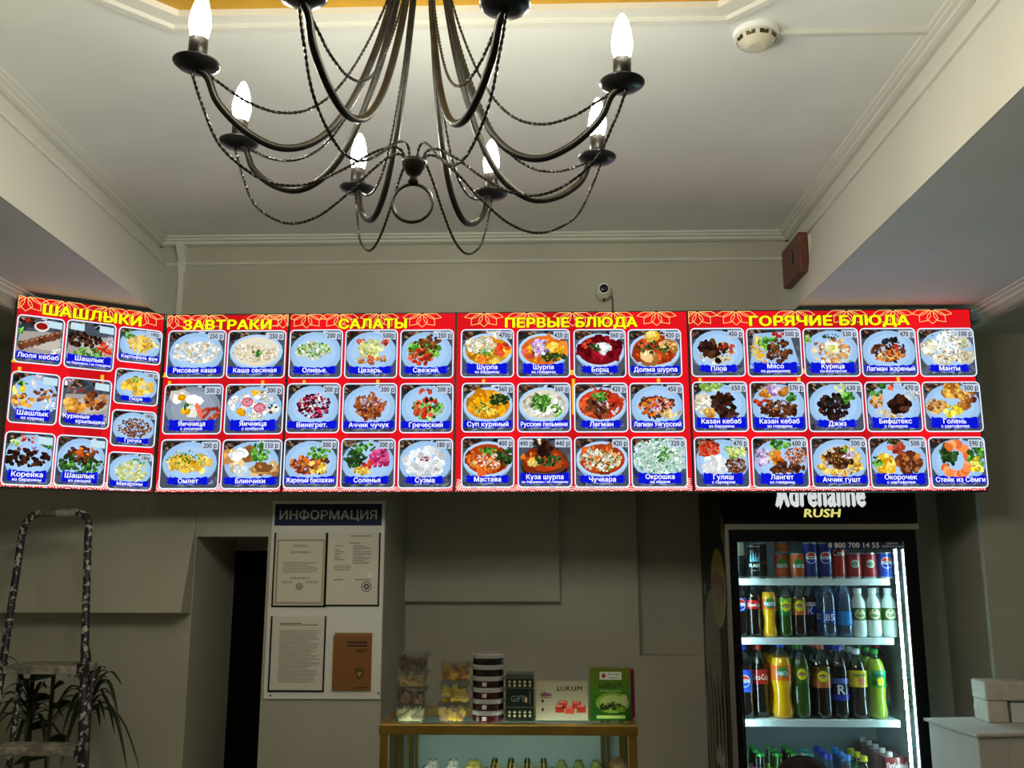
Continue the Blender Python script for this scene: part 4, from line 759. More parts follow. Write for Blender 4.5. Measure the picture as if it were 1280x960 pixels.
def a_green(b, x0, x1, z0, z1, y, w, h):
    for i in range(8): R4(b, x0, x1, z0 + h * i / 8, z0 + h * (i + 1) / 8, y, ['183f0e', '1c480e', '245410', '305f12', '3c6814', '486614', '526414', '586416'][i])
    y -= .0002; E4(b, x0 + w * .55, z0 + h * .34, w * .42, h * .20, y, '6f8a30'); E4(b, x0 + w * .55, z0 + h * .34, w * .32, h * .15, y - .0001, '93a456'); R4(b, x0 + w * .24, x0 + w * .78, z1 - h * .22, z1 - h * .07, y, 'c8ccb8')
    y -= .0003; E4(b, x0 + w * .34, z1 - h * .145, .006, .007, y, '98302c'); b.col = '2c2c28'; b.txt('Восточная', (x0 + w * .58, y, z1 - h * .115), U_, Z_, h * .03, w * .33, .02); b.txt('Сладость', (x0 + w * .58, y, z1 - h * .18), U_, Z_, h * .03, w * .33, .02)
    b.col = '16300c'; b.txt('LUKUM', (x0 + w * .5, y, z1 - h * .33), U_, Z_, h * .10, w * .72, .01); b.col = 'b8c090'; b.txt('пахлава с орехом', (x0 + w * .5, y, z1 - h * .43), U_, Z_, h * .035, w * .76, .01)
    rr = random.Random(3)
    for i in range(40): E4(b, x0 + w * (.50 + rr.uniform(-.24, .24)), z0 + h * (.22 + rr.random() * .13 * (1 - abs(rr.uniform(-1, 1)))), .006, .004, y - .0001 - i * 1e-5, rr.choice(['2a2c10', '3c3c18', '1c200c', '52501f']), 7)
    for i in range(14): E4(b, x0 + w * (.76 + rr.uniform(-.1, .1)), z0 + h * (.19 + rr.random() * .08), .006, .004, y - .0006 - i * 1e-5, rr.choice(['5c7a1c', '7c9430', '48641a']), 7)
    for zz in (.44, .33): E4(b, x0 + w * .84, z0 + h * zz, .008, .008, y, 'a89878')
    R4(b, x0 + w * .15, x0 + w * .85, z0 + h * .04, z0 + h * .10, y, '93a456')
gbox(632.5, 667.5, 841, .075, '141c18', 'gift_box', 'dark green gift box with gold diamond pattern and shiny top', a_dark)
gbox(670, 734.5, 851, .05, '9c9078', 'sweets_box', 'cream carton lettered LUKUM with red cubes pictured', a_luk)
gbox(737.5, 788, 834, .05, '4c6416', 'sweets_box', 'upright green carton picturing dark green sweets', a_green)
bx0, bx1 = aY(752, 870, 2.93).x, aY(793.5, 870, 2.93).x
b = MB(); b.col = '7a1448'; b.box(bx0, bx1, 2.93, 2.965, SZ, aY(780, 836, 2.93).z); tag(b.build('sweets_box', 'print_gloss', bevel=.001), 'magenta carton mostly hidden behind the green carton', 'box')
# ---------------------------------------------------------------- drinks fridge
FX0, FX1, FY, FB = .764, 1.556, 3.85, 4.43; HZ = 1.885; FT = 2.15
t = thing('drinks_fridge', ((FX0 + FX1) / 2, FY, 0), 'tall black glass-door drinks fridge with lit shelves in the alcove', 'fridge')
MB().box(FX0, FX0 + .035, FY + .03, FB, .06, FT).build('side_wall', 'fridge_black', t, bevel=.006)
MB().box(FX1 - .035, FX1, FY + .03, FB, .06, FT).build('side_wall', 'fridge_black', t, bevel=.006)
b = MB(); b.box(FX0 + .035, FX1 - .035, FB - .03, FB, .06, FT).box(FX0 + .035, FX1 - .035, FY + .03, FB - .03, HZ - .02, FT).box(FX0 + .035, FX1 - .035, FY + .03, FB - .03, .06, .30); b.build('cabinet', 'fridge_black', t)
b = MB(); i0, i1 = FX0 + .036, FX1 - .036
b.box(i0, i1, FB - .034, FB - .0305, .30, HZ - .02).box(i0, i0 + .003, FY + .055, FB - .034, .30, HZ - .02).box(i1 - .003, i1, FY + .055, FB - .034, .30, HZ - .02).box(i0, i1, FY + .055, FB - .034, .30, .304).box(i0, i1, FY + .055, FB - .034, HZ - .026, HZ - .022)
b.build('inner_lining', 'fridge_inside', t)
for x in (FX0 + .05, FX1 - .10):
    for y in (FY + .08, FB - .1): MB().box(x, x + .05, y, y + .05, 0, .06).build('foot', 'fridge_black', t)
hd = MB().box(FX0 + .008, FX1 - .004, FY - .012, FY + .03, HZ + .012, FT).build('header', 'fridge_black', t, bevel=.008)
hy = FY - .0135; cx, cz = aY(1025, 618, hy).x, aY(1025, 618, hy).z
b = MB(); b.txt('Adrenaline', (cx, hy, cz + .006), U_, Z_, .104, None, .055, fit=aY(1081, 628, hy).x - aY(970, 628, hy).x)
x0 = aY(971, 628, hy).x; b.poly([(x0 - .004, hy, cz + .05), (x0 + .012, hy, cz - .062), (x0 + .026, hy, cz - .03), (x0 + .02, hy, cz + .03)]); b.build('logo_lettering', 'logo_white', hd)
p = aY(1028, 641, hy); b = MB(); b.txt('RUSH', p, (1, 0, 0), (.16, 0, 1), .034, None, .04, fit=aY(1050, 641, hy).x - aY(1006, 641, hy).x); b.build('logo_lettering', 'logo_yellow', hd)
MB().box(FX0 + .004, FX1, FY - .004, FY + .03, HZ - .012, HZ + .010).build('trim_strip', 'silver_trim', t); MB().box(FX0 + .002, FX0 + .018, FY - .002, FY + .03, .06, HZ - .012).build('trim_strip', 'silver_trim', t)
DX0, DX1, DZ0, DZ1 = FX0 + .022, FX1 - .016, .22, HZ - .014; gx0, gx1, gz0, gz1 = .816, 1.492, .30, aY(1020, 677, FY).z
dr = MB().box(DX0, gx0, FY, FY + .045, DZ0, DZ1).box(gx1, DX1, FY, FY + .045, DZ0, DZ1).box(gx0, gx1, FY, FY + .045, gz1, DZ1).box(gx0, gx1, FY, FY + .045, DZ0, gz0).build('door', 'fridge_black', t)
MB().box(gx0, gx1, FY + .012, FY + .016, gz0, gz1).build('glass_pane', 'door_glass', dr)
MB().box(gx1 - .004, gx1 + .001, FY + .001, FY + .02, gz0, gz1).build('edge_strip', 'silver_trim', dr)
MB().tube([(DX0 + .012, FY - .02, 1.0), (DX0 + .012, FY - .02, 1.35)], .007).tube([(DX0 + .012, FY, 1.02), (DX0 + .012, FY - .02, 1.02)], .006).tube([(DX0 + .012, FY, 1.33), (DX0 + .012, FY - .02, 1.33)], .006).build('handle', 'fridge_black', dr)
sy = FY + .0112; sx0, sx1 = aY(1033, 680, sy).x, aY(1129, 680, sy).x; sz1, sz0 = aY(1080, 676, sy).z, aY(1080, 686.5, sy).z
b = MB(); R4(b, sx0, sx1, sz0, sz1, sy, '16285c'); b.col = 'f4f6fa'; b.txt('8 800 700 14 55', (sx0 + .008, sy - .0003, (sz0 + sz1) / 2), U_, Z_, .022, None, .02, al='l', fit=.205)
b.txt('ЕДИНАЯ', (sx1 - .045, sy - .0003, (sz0 + sz1) / 2 + .007), U_, Z_, .008, None, .02); b.txt('СЕРВИСНАЯ СЛУЖБА', (sx1 - .045, sy - .0003, (sz0 + sz1) / 2 - .006), U_, Z_, .007, .082, .02); b.build('phone_sticker', 'print_matt', dr)
for x, n_ in ((1.470, 1), (i0 + .006, -1)):  # left strip is out of view, added for symmetrical lighting
    MB().box(x, x + .012, FY + .056, FY + .062, .34, 1.81).build('light_rail', 'silver_trim', t)
    s_ = MB()
    for k in range(74): z = .345 + k * .0198; s_.box(x - .001 if n_ > 0 else x + .003, x + .007 if n_ > 0 else x + .013, FY + .048, FY + .056, z, z + .015)
    s_.build('light_strip', 'led_cool', t)
# artwork on the left side of the fridge
sxx = FX0 - .0008
def SP(b, pts, col): b.col = col; b.poly([(sxx - b_off[0], y, z) for y, z in pts]); b_off[0] += .0002
b_off = [0]; b = MB(); ell = lambda cy, cz, ry, rz, k=20: [(cy - ry * math.cos(2 * PI * i / k), cz + rz * math.sin(2 * PI * i / k)) for i in range(k)]
SP(b, ell(4.20, 1.36, .19, .26), '3a3a38'); SP(b, ell(4.30, 1.05, .12, .2), '2c2c2a'); oy, oz = aX(898, 735, FX0).y, aX(898, 735, FX0).z
SP(b, ell(oy, oz, .165, .165), '8a7c0c')
SP(b, [(oy + .14, oz + .03), (oy, oz + .075), (oy - .14, oz + .03), (oy - .14, oz - .03), (oy, oz - .075), (oy + .14, oz - .03)], '7a1810')
SP(b, ell(aX(903, 660, FX0).y, aX(903, 660, FX0).z, .03, .06), '6a600c'); SP(b, ell(4.33, 1.62, .03, .03), '2a3a5a')
for k in range(6):
    y0 = 4.36 - k * .075; SP(b, [(y0, .70), (y0 - .03, .70), (y0 - .04, 1.05 + .05 * (k % 3)), (y0 - .01, 1.25 + .06 * (k % 2)), (y0 + .015, 1.0)], '0a0a0a')
SP(b, [(4.20, .90), (4.02, .90), (4.0, 1.0), (4.06, .95), (4.11, 1.02), (4.16, .95), (4.22, 1.0)], '8c8c88')
b.col = 'a8a090'; b.txt('Lipton', (sxx - .003, oy, oz), (0, -1, 0), Z_, .05, .24, .02); b.build('side_artwork', 'print_gloss', t)
SH = {}
for k, py in ((1, 723.5), (2, 797.5), (3, 900)):
    z = aY(1020, py, 3.935).z; SH[k] = z
    sh = MB().box(i0 + .012, 1.452, 3.935, FB - .04, z - .006, z).build('shelf', 'shelf_white', t)
    MB().box(i0 + .012, 1.452, 3.930, 3.936, z - .026, z + .001).build('price_rail', 'shelf_white', sh, bevel=.002)
SH[4] = .725; sh = MB().box(i0 + .012, 1.452, 3.935, FB - .04, SH[4] - .006, SH[4]).build('shelf', 'shelf_white', t); MB().box(i0 + .012, 1.452, 3.930, 3.936, SH[4] - .026, SH[4] + .001).build('price_rail', 'shelf_white', sh)
b = MB(); z = aX(1133, 820, i1 - .0035).z
for k in range(9): b.col = '5a7a84'; b.poly([(i1 - .0036, 4.04, 1.30 - k * .018), (i1 - .0036, 4.0 - .02 * (k % 3), 1.30 - k * .018), (i1 - .0036, 4.0 - .02 * (k % 3), 1.309 - k * .018), (i1 - .0036, 4.04, 1.309 - k * .018)])
b.build('instruction_sticker', 'print_matt', t)
PROTO = {}
def PROF(h, r, waist, neck=.0125):
    return [(.60 * r, 0), (.88 * r, .012 * h), (.99 * r, .05 * h), (r, .10 * h), ((1 - waist * .8) * r, .22 * h), ((1 - waist) * r, .30 * h), ((1 - waist * .6) * r, .40 * h), (r, .50 * h), (r, .58 * h), (r, .66 * h), (.95 * r, .72 * h), (.80 * r, .80 * h), (.55 * r, .865 * h), (neck, .905 * h), (neck, .94 * h)]
def bottle(key, h, r, liquid, cap, lab, waist=0, clear='pet_clear', fill=.74, neck=.0125, caph=.018, shape=None):
    o = thing('drink_bottle', (0, 0, 0), '', 'bottle'); pr = shape or PROF(h, r, waist, neck)
    zs = [z / h for _, z in pr]; mis = [0 if (zs[i] + zs[i + 1]) / 2 < fill else 1 for i in range(len(pr) - 1)]
    b = MB(); b.lathe(pr, 18, lobes=.14 if not shape else 0, mis=mis); b.build('body', [liquid, clear], o, smooth=True)
    hh = pr[-1][1]; MB().lathe([(neck + .0025, hh - .003), (neck + .0028, hh + caph * .75), (neck + .001, hh + caph), (.002, hh + caph)], 14).build('cap', cap, o)
    z0, z1, cols, fn = lab; rl = r * 1.012; b = MB(); n = len(cols); q = [(rl, z0 * h + (z1 - z0) * h * i / n) for i in range(n + 1)]
    if shape: q = [(max(rr for rr, zz in [(a[0] + (b_[0] - a[0]) * ((z - a[1]) / (b_[1] - a[1] or 1)), 0) for a, b_ in zip(pr, pr[1:]) if a[1] <= z <= b_[1]] or [(r, 0)]) * 1.015, z) for _, z in q]
    b.lathe(q, 22, cols=cols, caps=False)
    lb = b.build('label', 'print_gloss', o, smooth=True)
    b = MB(); fn(b, rl + .0006, (z0 + z1) / 2 * h, (z1 - z0) * h)
    if b.f: b.build('label_print', 'print_gloss', lb)
    PROTO[key] = o
def can(key, h, r, cols, fn):
    o = thing('drink_can', (0, 0, 0), '', 'can'); b = MB(); n = len(cols)
    b.lathe([(r * .93, .008)] + [(r, .014 + (h - .028) * i / n) for i in range(n + 1)] + [(r * .92, h - .005)], 22, cols=[cols[0]] + cols + [cols[-1]], caps=False); bd = b.build('body', 'can_print', o, smooth=True)
    MB().lathe([(r * .80, 0), (r * .90, .002), (r * .93, .008)], 22).build('base_rim', 'tin', o); MB().lathe([(r * .92, h - .005), (r * .90, h), (r * .85, h), (r * .84, h - .004), (.004, h - .004)], 22).build('lid', 'tin', o)
    b = MB(); fn(b, r + .0006, h * .5, h)
    if b.f: b.build('can_artwork', 'can_print', bd)
    PROTO[key] = o
D = -PI / 2 - .12           # drinks face the room and slightly to the left
def f_pepsi(b, r, z, h, word='PEPSI'):
    for dz, s in ((0, 1),):
        b.col = 'e8ecf0'; b.disc_cyl(z, r, .024, .024, D); b.col = 'c02820'; b.disc_cyl(z + .001, r + .0003, .021, .021, D, half=1); b.col = '1838a8'; b.disc_cyl(z - .001, r + .0003, .021, .021, D, half=-1)
    b.col = '0c1430'; b.txtcyl(word, z, r + .0006, .009, D, .04)
def f_word(word, col, sc=.4, w=.055): return lambda b, r, z, h: (setattr(b, 'col', col), b.txtcyl(word, z, r + .0003, h * sc, D, w))[0]
def f_fanta(b, r, z, h): b.col = '2a8a30'; b.disc_cyl(z + h * .08, r, .020, .02, D); b.col = '12307a'; b.txtcyl('FANTA', z, r + .0008, .020, D, .050, .06); b.col = 'f4f4f4'; b.txtcyl('FANTA', z, r + .0014, .017, D, .045, .03)
def f_lipton(b, r, z, h): b.col = 'd8cc20'; b.disc_cyl(z + h * .05, r, .021, .022, D); b.col = '8c1c14'; b.disc_cyl(z + h * .05, r + .0003, .017, .007, D); b.col = 'f0ead8'; b.txtcyl('Lipton', z + h * .05, r + .0007, .007, D, .026)
def f_fruit(c1, c2, word): return lambda b, r, z, h: (setattr(b, 'col', c1), b.disc_cyl(z - h * .15, r, .016, h * .25, D + .25), setattr(b, 'col', c2), b.disc_cyl(z - h * .22, r + .0003, .010, h * .18, D - .3), setattr(b, 'col', '1c2c5c'), b.txtcyl(word, z + h * .25, r + .0006, h * .2, D, .05))
def f_tan(word): return lambda b, r, z, h: (setattr(b, 'col', 'd8dca8'), b.disc_cyl(z, r, .022, h * .42, D), setattr(b, 'col', '2c4424'), b.txtcyl(word, z - h * .08, r + .0005, .012, D, .034), b.disc_cyl(z + h * .3, r + .0004, .004, .004, D))
def f_can2(b, r, z, h): b.col = 'c8ccc0'; b.disc_cyl(z + .008, r, .017, .017, D); b.col = '2c7a3c'; b.txtcyl('МОХ', z + .008, r + .0005, .014, D, .03, .05)
def f_flash(b, r, z, h):
    b.col = '6ab0d0'
    for k, (a, zz) in enumerate(((-.5, .25), (-.15, .42), (.2, .30), (.5, .2))):
        q = D + a; b.poly([(r * math.cos(q + da), r * math.sin(q + da), z + h * dz) for da, dz in ((-.16, .02), (.16, .02), (.05, zz * .7), (.0, zz))])
    b.col = 'e8f0f4'; b.txtcyl('FLASH', z - h * .10, r + .0004, .014, D, .045, .04); b.col = '98a0a4'; b.txtcyl('ENERGY', z - h * .25, r + .0004, .006, D, .03)
def f_coke_v(b, r, z, h): b.col = 'f0f0f0'; b.txtcyl('Coca', z + h * .22, r + .0004, .026, D, .05, .02)
def f_none(b, r, z, h): pass
def f_gor(b, r, z, h): b.col = '8c8468'; b.txtcyl('GORILLA', z - h * .05, r + .0004, .010, D, .045)
# half-litre bottles
bl = lambda c, n=1: [c] * n
bottle('pepsi', .228, .0295, 'drink_cola', 'cap_blue', (.46, .70, bl('1c3aa0'), lambda b, r, z, h: f_pepsi(b, r, z, h)))
bottle('coke', .228, .0295, 'drink_cola', 'cap_red', (.50, .66, bl('b01c1c'), f_word('Coca-Cola', 'f0ece8', .42)), waist=.05)
bottle('fanta', .228, .031, 'drink_orange', 'cap_blue', (.50, .68, bl('e0641c'), f_fanta), waist=.22, fill=.80)
bottle('green_tea', .224, .0295, 'drink_tea_green', 'cap_green', (.40, .70, ['1f7a34', '2f9a44', '7ac038'], f_lipton), waist=.04)
bottle('peach_tea', .226, .0295, 'drink_tea_dark', 'cap_orange', (.40, .70, ['c0642c', 'b07028', '6a5018'], f_lipton), waist=.04)
bottle('dark_soda', .226, .0295, 'drink_navy', 'cap_blue', (.32, .62, ['101038', '2428a0', '2428a0', 'd0d4e0'], f_word('К', 'e0e4f0', .4)))
bottle('water', .228, .031, 'pet_blue', 'cap_blue', (.26, .46, bl('1f40a0'), f_word('85', 'd0dcf0', .6)), clear='pet_blue')
bottle('water_sky', .228, .031, 'pet_blue', 'cap_skyblue', (.22, .46, bl('2a80c8'), f_none), clear='pet_blue', caph=.022)
bottle('ayran', .192, .0295, 'drink_milk', 'cap_white', (.36, .62, bl('4a6a38'), f_tan('Айран')), clear='drink_milk', neck=.014)
bottle('tan', .192, .0295, 'drink_milk', 'cap_white', (.36, .62, bl('5a7440'), f_tan('Тан')), clear='drink_milk', neck=.014)
# litre bottles
bottle('pepsi_l', .290, .037, 'drink_cola', 'cap_blue', (.36, .66, bl('1c44b4'), lambda b, r, z, h: f_pepsi(b, r, z, h)), fill=.7)
bottle('coke_l', .288, .037, 'drink_cola', 'cap_red', (.46, .66, bl('a01c1a'), f_word('Coca-Cola', 'e8c8c0', .4, .07)), fill=.7, waist=.06)
bottle('fanta_l', .300, .043, 'drink_orange', 'cap_blue', (.50, .70, bl('e0661c'), f_fanta), waist=.20, fill=.82)
bottle('green_tea_l', .292, .038, 'drink_tea_green', 'cap_green', (.48, .70, ['3a5a18', '456a1c'], f_lipton), fill=.78)
bottle('peach_tea_l', .292, .039, 'drink_tea_dark', 'cap_orange', (.42, .70, ['b0602c', '9a5a20', '5a4418'], f_lipton), fill=.66)
bottle('dark_soda_l', .285, .036, 'drink_navy', 'cap_blue', (.26, .56, ['2838b0', '101440', '101440', '5060b0'], f_word('R', 'e0e4f0', .45)), fill=.72)
bottle('peach_l', .272, .038, 'drink_tea_dark', 'cap_white', (.46, .70, bl('d0c020', 2), f_fruit('d87858', 'e8b838', 'чёрный чай')), waist=.10, fill=.82)
bottle('lemon_l', .272, .039, 'drink_lemon', 'cap_green', (.46, .70, ['2c9038', '2c9038', '3aa070'], f_fruit('e0d020', '1c5c2c', 'зелёный чай')), waist=.12, fill=.84)
bottle('cherry_l', .285, .039, 'drink_cherry', 'cap_red', (.2, .42, bl('8a3428'), f_none), fill=.8)
# slim shapes of the lowest shelf
GS = lambda h, r: [(.9 * r, 0), (r, .01 * h), (r, .25 * h), (r, .45 * h), (.92 * r, .55 * h), (.70 * r, .68 * h), (.50 * r, .80 * h), (.0135, .90 * h), (.0125, .97 * h)]
def glassb(key, body, lab, cap, fn=f_none, h=.252): bottle(key, h, .031, body, cap, (.22, .74, lab, fn), shape=GS(h, .031), fill=.86, clear=body, neck=.0125, caph=.009)
glassb('berry_glass', 'drink_brownglass', ['2c1830', '8c3c6c', 'd0d8e0', '2a6aa0', 'b03c70', 'd070a0'], 'cap_green', f_word('BERRY', 'f0f0f0', .10))
glassb('lime_glass', 'drink_tea_green', ['5aa020', '3c8c1c', 'd8e8c0', '6ab42c', '7cc030'], 'cap_green')
glassb('peach_glass', 'drink_brownglass', ['3a2018', '2c6a9a', 'e0e4e4', 'b05838', 'c07048'], 'cap_green')
glassb('white_glass', 'drink_milk', ['c8d0d0', 'd8e0e0', 'c0c8c8', '8aa0a0'], 'cap_teal')
glassb('pear_glass', 'drink_tea_green', ['6a6a20', 'a09838', 'c8c088', '7a7828'], 'cap_green')
CS = lambda h, r: [(.6 * r, 0), (.92 * r, .012 * h), (r, .06 * h), (r, .30 * h), (r, .45 * h), (.86 * r, .58 * h), (.64 * r, .72 * h), (.44 * r, .84 * h), (.0125, .91 * h), (.0125, .95 * h)]
bottle('water_cone', .248, .036, 'pet_blue', 'cap_blue', (.2, .4, bl('2450a8'), f_none), clear='pet_blue', shape=CS(.248, .036)); bottle('water_cone_sky', .242, .037, 'pet_blue', 'cap_skyblue', (.2, .4, bl('2a80c8'), f_none), clear='pet_blue', shape=CS(.242, .037))
bottle('green_soda', .242, .034, 'drink_greenglass', 'cap_yellow', (.22, .50, ['101c30', '101c30', 'c0c8b0'], f_word('Lite', 'd8e0e0', .3)), fill=.78)
# cans
can('flash_can', .135, .030, ['101214'] * 3, f_flash); can('gorilla_can', .150, .030, ['14100c'] * 3, f_gor); can('light_can', .150, .029, ['1c2022', '2c3436', 'c8bca0'], f_none)
can('orange_can', .105, .030, ['c0541c'] * 3, lambda b, r, z, h: f_fanta(b, r, z, h)); can('pepsi_tall', .148, .031, ['142a78'] * 3, lambda b, r, z, h: f_pepsi(b, r, z + .012, h)); can('coke_tall', .150, .029, ['a81a1c'] * 3, f_coke_v)
can('red_can', .106, .031, ['982028', '8c1c24', '982028'], f_can2); can('pepsi_can', .108, .032, ['1a44b0'] * 3, lambda b, r, z, h: f_pepsi(b, r, z + .012, h, 'PEPSI'))
DESC = dict(pepsi='cola bottle with blue label', coke='cola bottle with red label', fanta='orange soda bottle with blue cap', green_tea='green tea bottle with green cap', peach_tea='dark peach tea bottle with orange cap', dark_soda='dark soda bottle with violet-blue label', water='clear water bottle with dark blue cap', water_sky='clear water bottle with sky blue cap', ayran='white milk drink bottle', tan='white milk drink bottle',
 pepsi_l='large cola bottle with blue label', coke_l='large cola bottle with red label', fanta_l='large orange soda bottle', green_tea_l='large green tea bottle', peach_tea_l='large peach tea bottle with orange cap', dark_soda_l='large dark soda bottle with blue label', peach_l='large dark tea bottle with white cap', lemon_l='large yellow-green tea bottle', cherry_l='large dark red bottle with red cap',
 berry_glass='slim glass bottle with pink label', lime_glass='slim glass bottle with lime green label', peach_glass='slim glass bottle with peach-coloured label', white_glass='slim white-labelled bottle with teal cap', pear_glass='slim glass bottle with olive label', water_cone='tapered water bottle with dark blue cap', water_cone_sky='tapered water bottle with sky blue cap', green_soda='green soda bottle with yellow cap',
 flash_can='black can with blue flames', gorilla_can='tall black can', light_can='dark can with pale top', orange_can='orange soda can', pepsi_tall='tall navy can with round badge', coke_tall='tall red can with white script', red_can='short red can with green lettering', pepsi_can='short blue can with round badge')
USED = set()
def put(key, px, shelf, row=0, note='', dy=.0, up=0):
    Y = 3.985 + row * (.092 if shelf == 3 else .078) + dy; x = aY(px, (720, 790, 880, 940)[shelf - 1], 3.985).x
    o = PROTO[key] if key not in USED else copy_tree(PROTO[key]); USED.add(key)
    o.location = (x, Y, SH[shelf] + up); sh = ('top', 'second', 'third', 'lowest')[shelf - 1]
    pos = note or ('at the front' if row == 0 else ('one behind the front', 'two behind the front', 'three behind the front')[row - 1])
    tag(o, '%s, %s shelf of the fridge, %s' % (DESC[key], sh, pos), o['category'], 'drinks on the %s fridge shelf' % sh)
for k, px, n, d in (('light_can', 929.5, 'at the left end', .09), ('flash_can', 943, '', 0), ('gorilla_can', 957, 'behind the flame can', .09), ('orange_can', 983, 'left of the pair', .07), ('orange_can', 998, 'right of the pair', 0), ('pepsi_tall', 1014, 'beside the orange cans', 0), ('pepsi_tall', 1032, 'beside the tall red can', 0), ('coke_tall', 1049, '', 0), ('red_can', 1068, 'beside the tall red can', 0), ('red_can', 1087, 'beside the short blue can', 0), ('pepsi_can', 1107.5, '', 0)): put(k, px, 1, 0, n, d)
put('orange_can', 984.5, 1, 0, 'stacked on another orange can', .07, .105)
for k, px in (('pepsi', 926), ('coke', 943), ('fanta', 963), ('green_tea', 983), ('peach_tea', 1000), ('water', 1037), ('water_sky', 1057)): put(k, px, 2)
put('dark_soda', 1017, 2, 0, 'between tea and water', .045)
put('ayran', 1075, 2, 0, 'left of three at the front'); put('ayran', 1093.5, 2, 0, 'middle of three at the front'); put('tan', 1113, 2, 0, 'right of three at the front')
for k, px, n in (('coke', 941, ''), ('green_tea', 976, ''), ('peach_tea', 992, ''), ('water', 1030, ''), ('water_sky', 1052, ''), ('ayran', 1066, 'left one in the rear row'), ('ayran', 1106, 'right one in the rear row')): put(k, px, 2, 1, n, .0)
for k, px, rows in (('pepsi_l', 931, 1), ('fanta_l', 979, 4), ('green_tea_l', 1003, 4), ('peach_tea_l', 1029, 4), ('dark_soda_l', 1051, 3), ('peach_l', 1074, 4), ('lemon_l', 1097, 3)):
    for r in range(rows): put(k, px, 3, r)
for r in range(3): put('coke_l', 953, 3, r, dy=.03)
put('cherry_l', 1117, 3, 1, 'in the right corner', .06)
for k, px, rows in (('pear_glass', 931, 2), ('berry_glass', 951, 3), ('lime_glass', 973, 3), ('peach_glass', 993, 3), ('white_glass', 1012, 2), ('water_cone', 1035, 3), ('water_cone_sky', 1058, 3), ('green_soda', 1079, 3)):
    for r in range(rows): put(k, px, 4, r)
for i in range(5):
    x = aY(1118, 950, 3.99).x; y = 3.965 + i * .078; z0 = SH[4]; z1 = aY(1118, 947, 3.965).z
    tt = thing('juice_carton', (x, y, z0), 'dark red juice carton with white cap, %s of its row in the fridge' % ('front', 'second', 'third', 'fourth', 'last')[i], 'carton', 'juice cartons on the lowest fridge shelf')
    b = MB(); b.col = '7c1c20'; b.box(x - .046, x + .046, y, y + .068, z0, z1); R4(b, x - .044, x + .044, z1 - .09, z1 - .055, y - .0005, 'b03a34'); b.build('carton', 'print_gloss', tt, bevel=.002)
    b = MB(); b.col = 'e8d8d0'; b.txt('Любимый', (x, y - .001, z1 - .032), (1, 0, .04), Z_, .026, .084, .03); b.build('lettering', 'print_gloss', tt)
    MB().lathe([(.012, 0), (.012, .014), (.010, .018)], 14, (x - .018, y + .024, z1)).build('cap', 'cap_white', tt)
# ---------------------------------------------------------------- paint-spattered stepladder
q = {}
def lad(xt, yt, xs, ys): a = aY(xt, yt, 3.42); c = aY(xs, ys, 3.30); return a, c
rt_, rs_ = lad(110, 672, 105.5, 830); lt_, ls_ = lad(27, 672, 3, 832)
dn = lambda a, c: a + (c - a) * ((a.z - .0) / (a.z - c.z))
rb, lb_ = dn(rt_, rs_), dn(lt_, ls_); rb.z = lb_.z = .012
t = thing('stepladder', ((rb.x + lb_.x) / 2, (rb.y + rt_.y) / 2, 0), 'paint-spattered dark stepladder with hoop handrail by the left wall', 'ladder')
top = aY(68, 641, 3.43); hp = [rb, rs_, rt_, V((rt_.x - .006, rt_.y + .003, top.z - .035)), V((rt_.x - .045, 3.43, top.z)), V((top.x, 3.43, top.z + .003)), V((lt_.x + .05, 3.43, top.z - .002)), V((lt_.x + .010, lt_.y + .003, top.z - .035)), lt_, ls_, lb_]
MB().tube([hp[0], hp[1]] + catmull(hp[2:9], 6) + [hp[9], hp[10]], .0135, 10).build('front_frame', 'ladder_paint', t, smooth=True)
MB().tube([V((hp[4].x - .01, 3.43, top.z + .0015)), V((hp[6].x + .01, 3.43, top.z + .0005))], .0155, 10).build('hand_grip', 'ladder_tread', t, smooth=True)
def at_z(a, c, z): return a + (c - a) * ((a.z - z) / (a.z - c.z))
z = aY(50, 832, 3.29).z; k = 0
while z > .15:
    a, c = at_z(lt_, lb_, z), at_z(rt_, rb, z); dpt = .13 if k == 0 else .08
    s_ = MB().hexa([(a.x + .012, a.y - .02, z - .028), (c.x - .012, c.y - .02, z - .028), (c.x - .012, c.y + dpt, z - .028), (a.x + .012, a.y + dpt, z - .028)], [(a.x + .012, a.y - .02, z), (c.x - .012, c.y - .02, z), (c.x - .012, c.y + dpt, z), (a.x + .012, a.y + dpt, z)]).build('platform' if k == 0 else 'tread', 'ladder_tread', t, bevel=.003)
    for p in (a, c): MB().box(p.x - .016, p.x + .016, p.y - .022, p.y + .006, z - .034, z + .008).build('bracket', 'ladder_paint', s_)
    z -= .255; k += 1
for a, c in ((lt_, lb_), (rt_, rb)):
    zz = aY(50, 832, 3.29).z - .03; p = at_z(a, c, zz); sg = -1 if c is rb else 1; MB().tube([V((p.x + sg * .016, p.y + .10, zz)), V(((p.x + sg * .03) * 3.70 / p.y, 3.70, .012))], .011, 8).build('rear_leg', 'ladder_paint', t, smooth=True)
for p in (rb, lb_): MB().lathe([(.017, -.012), (.017, .02)], 10, p).build('rubber_foot', 'black_metal', t)
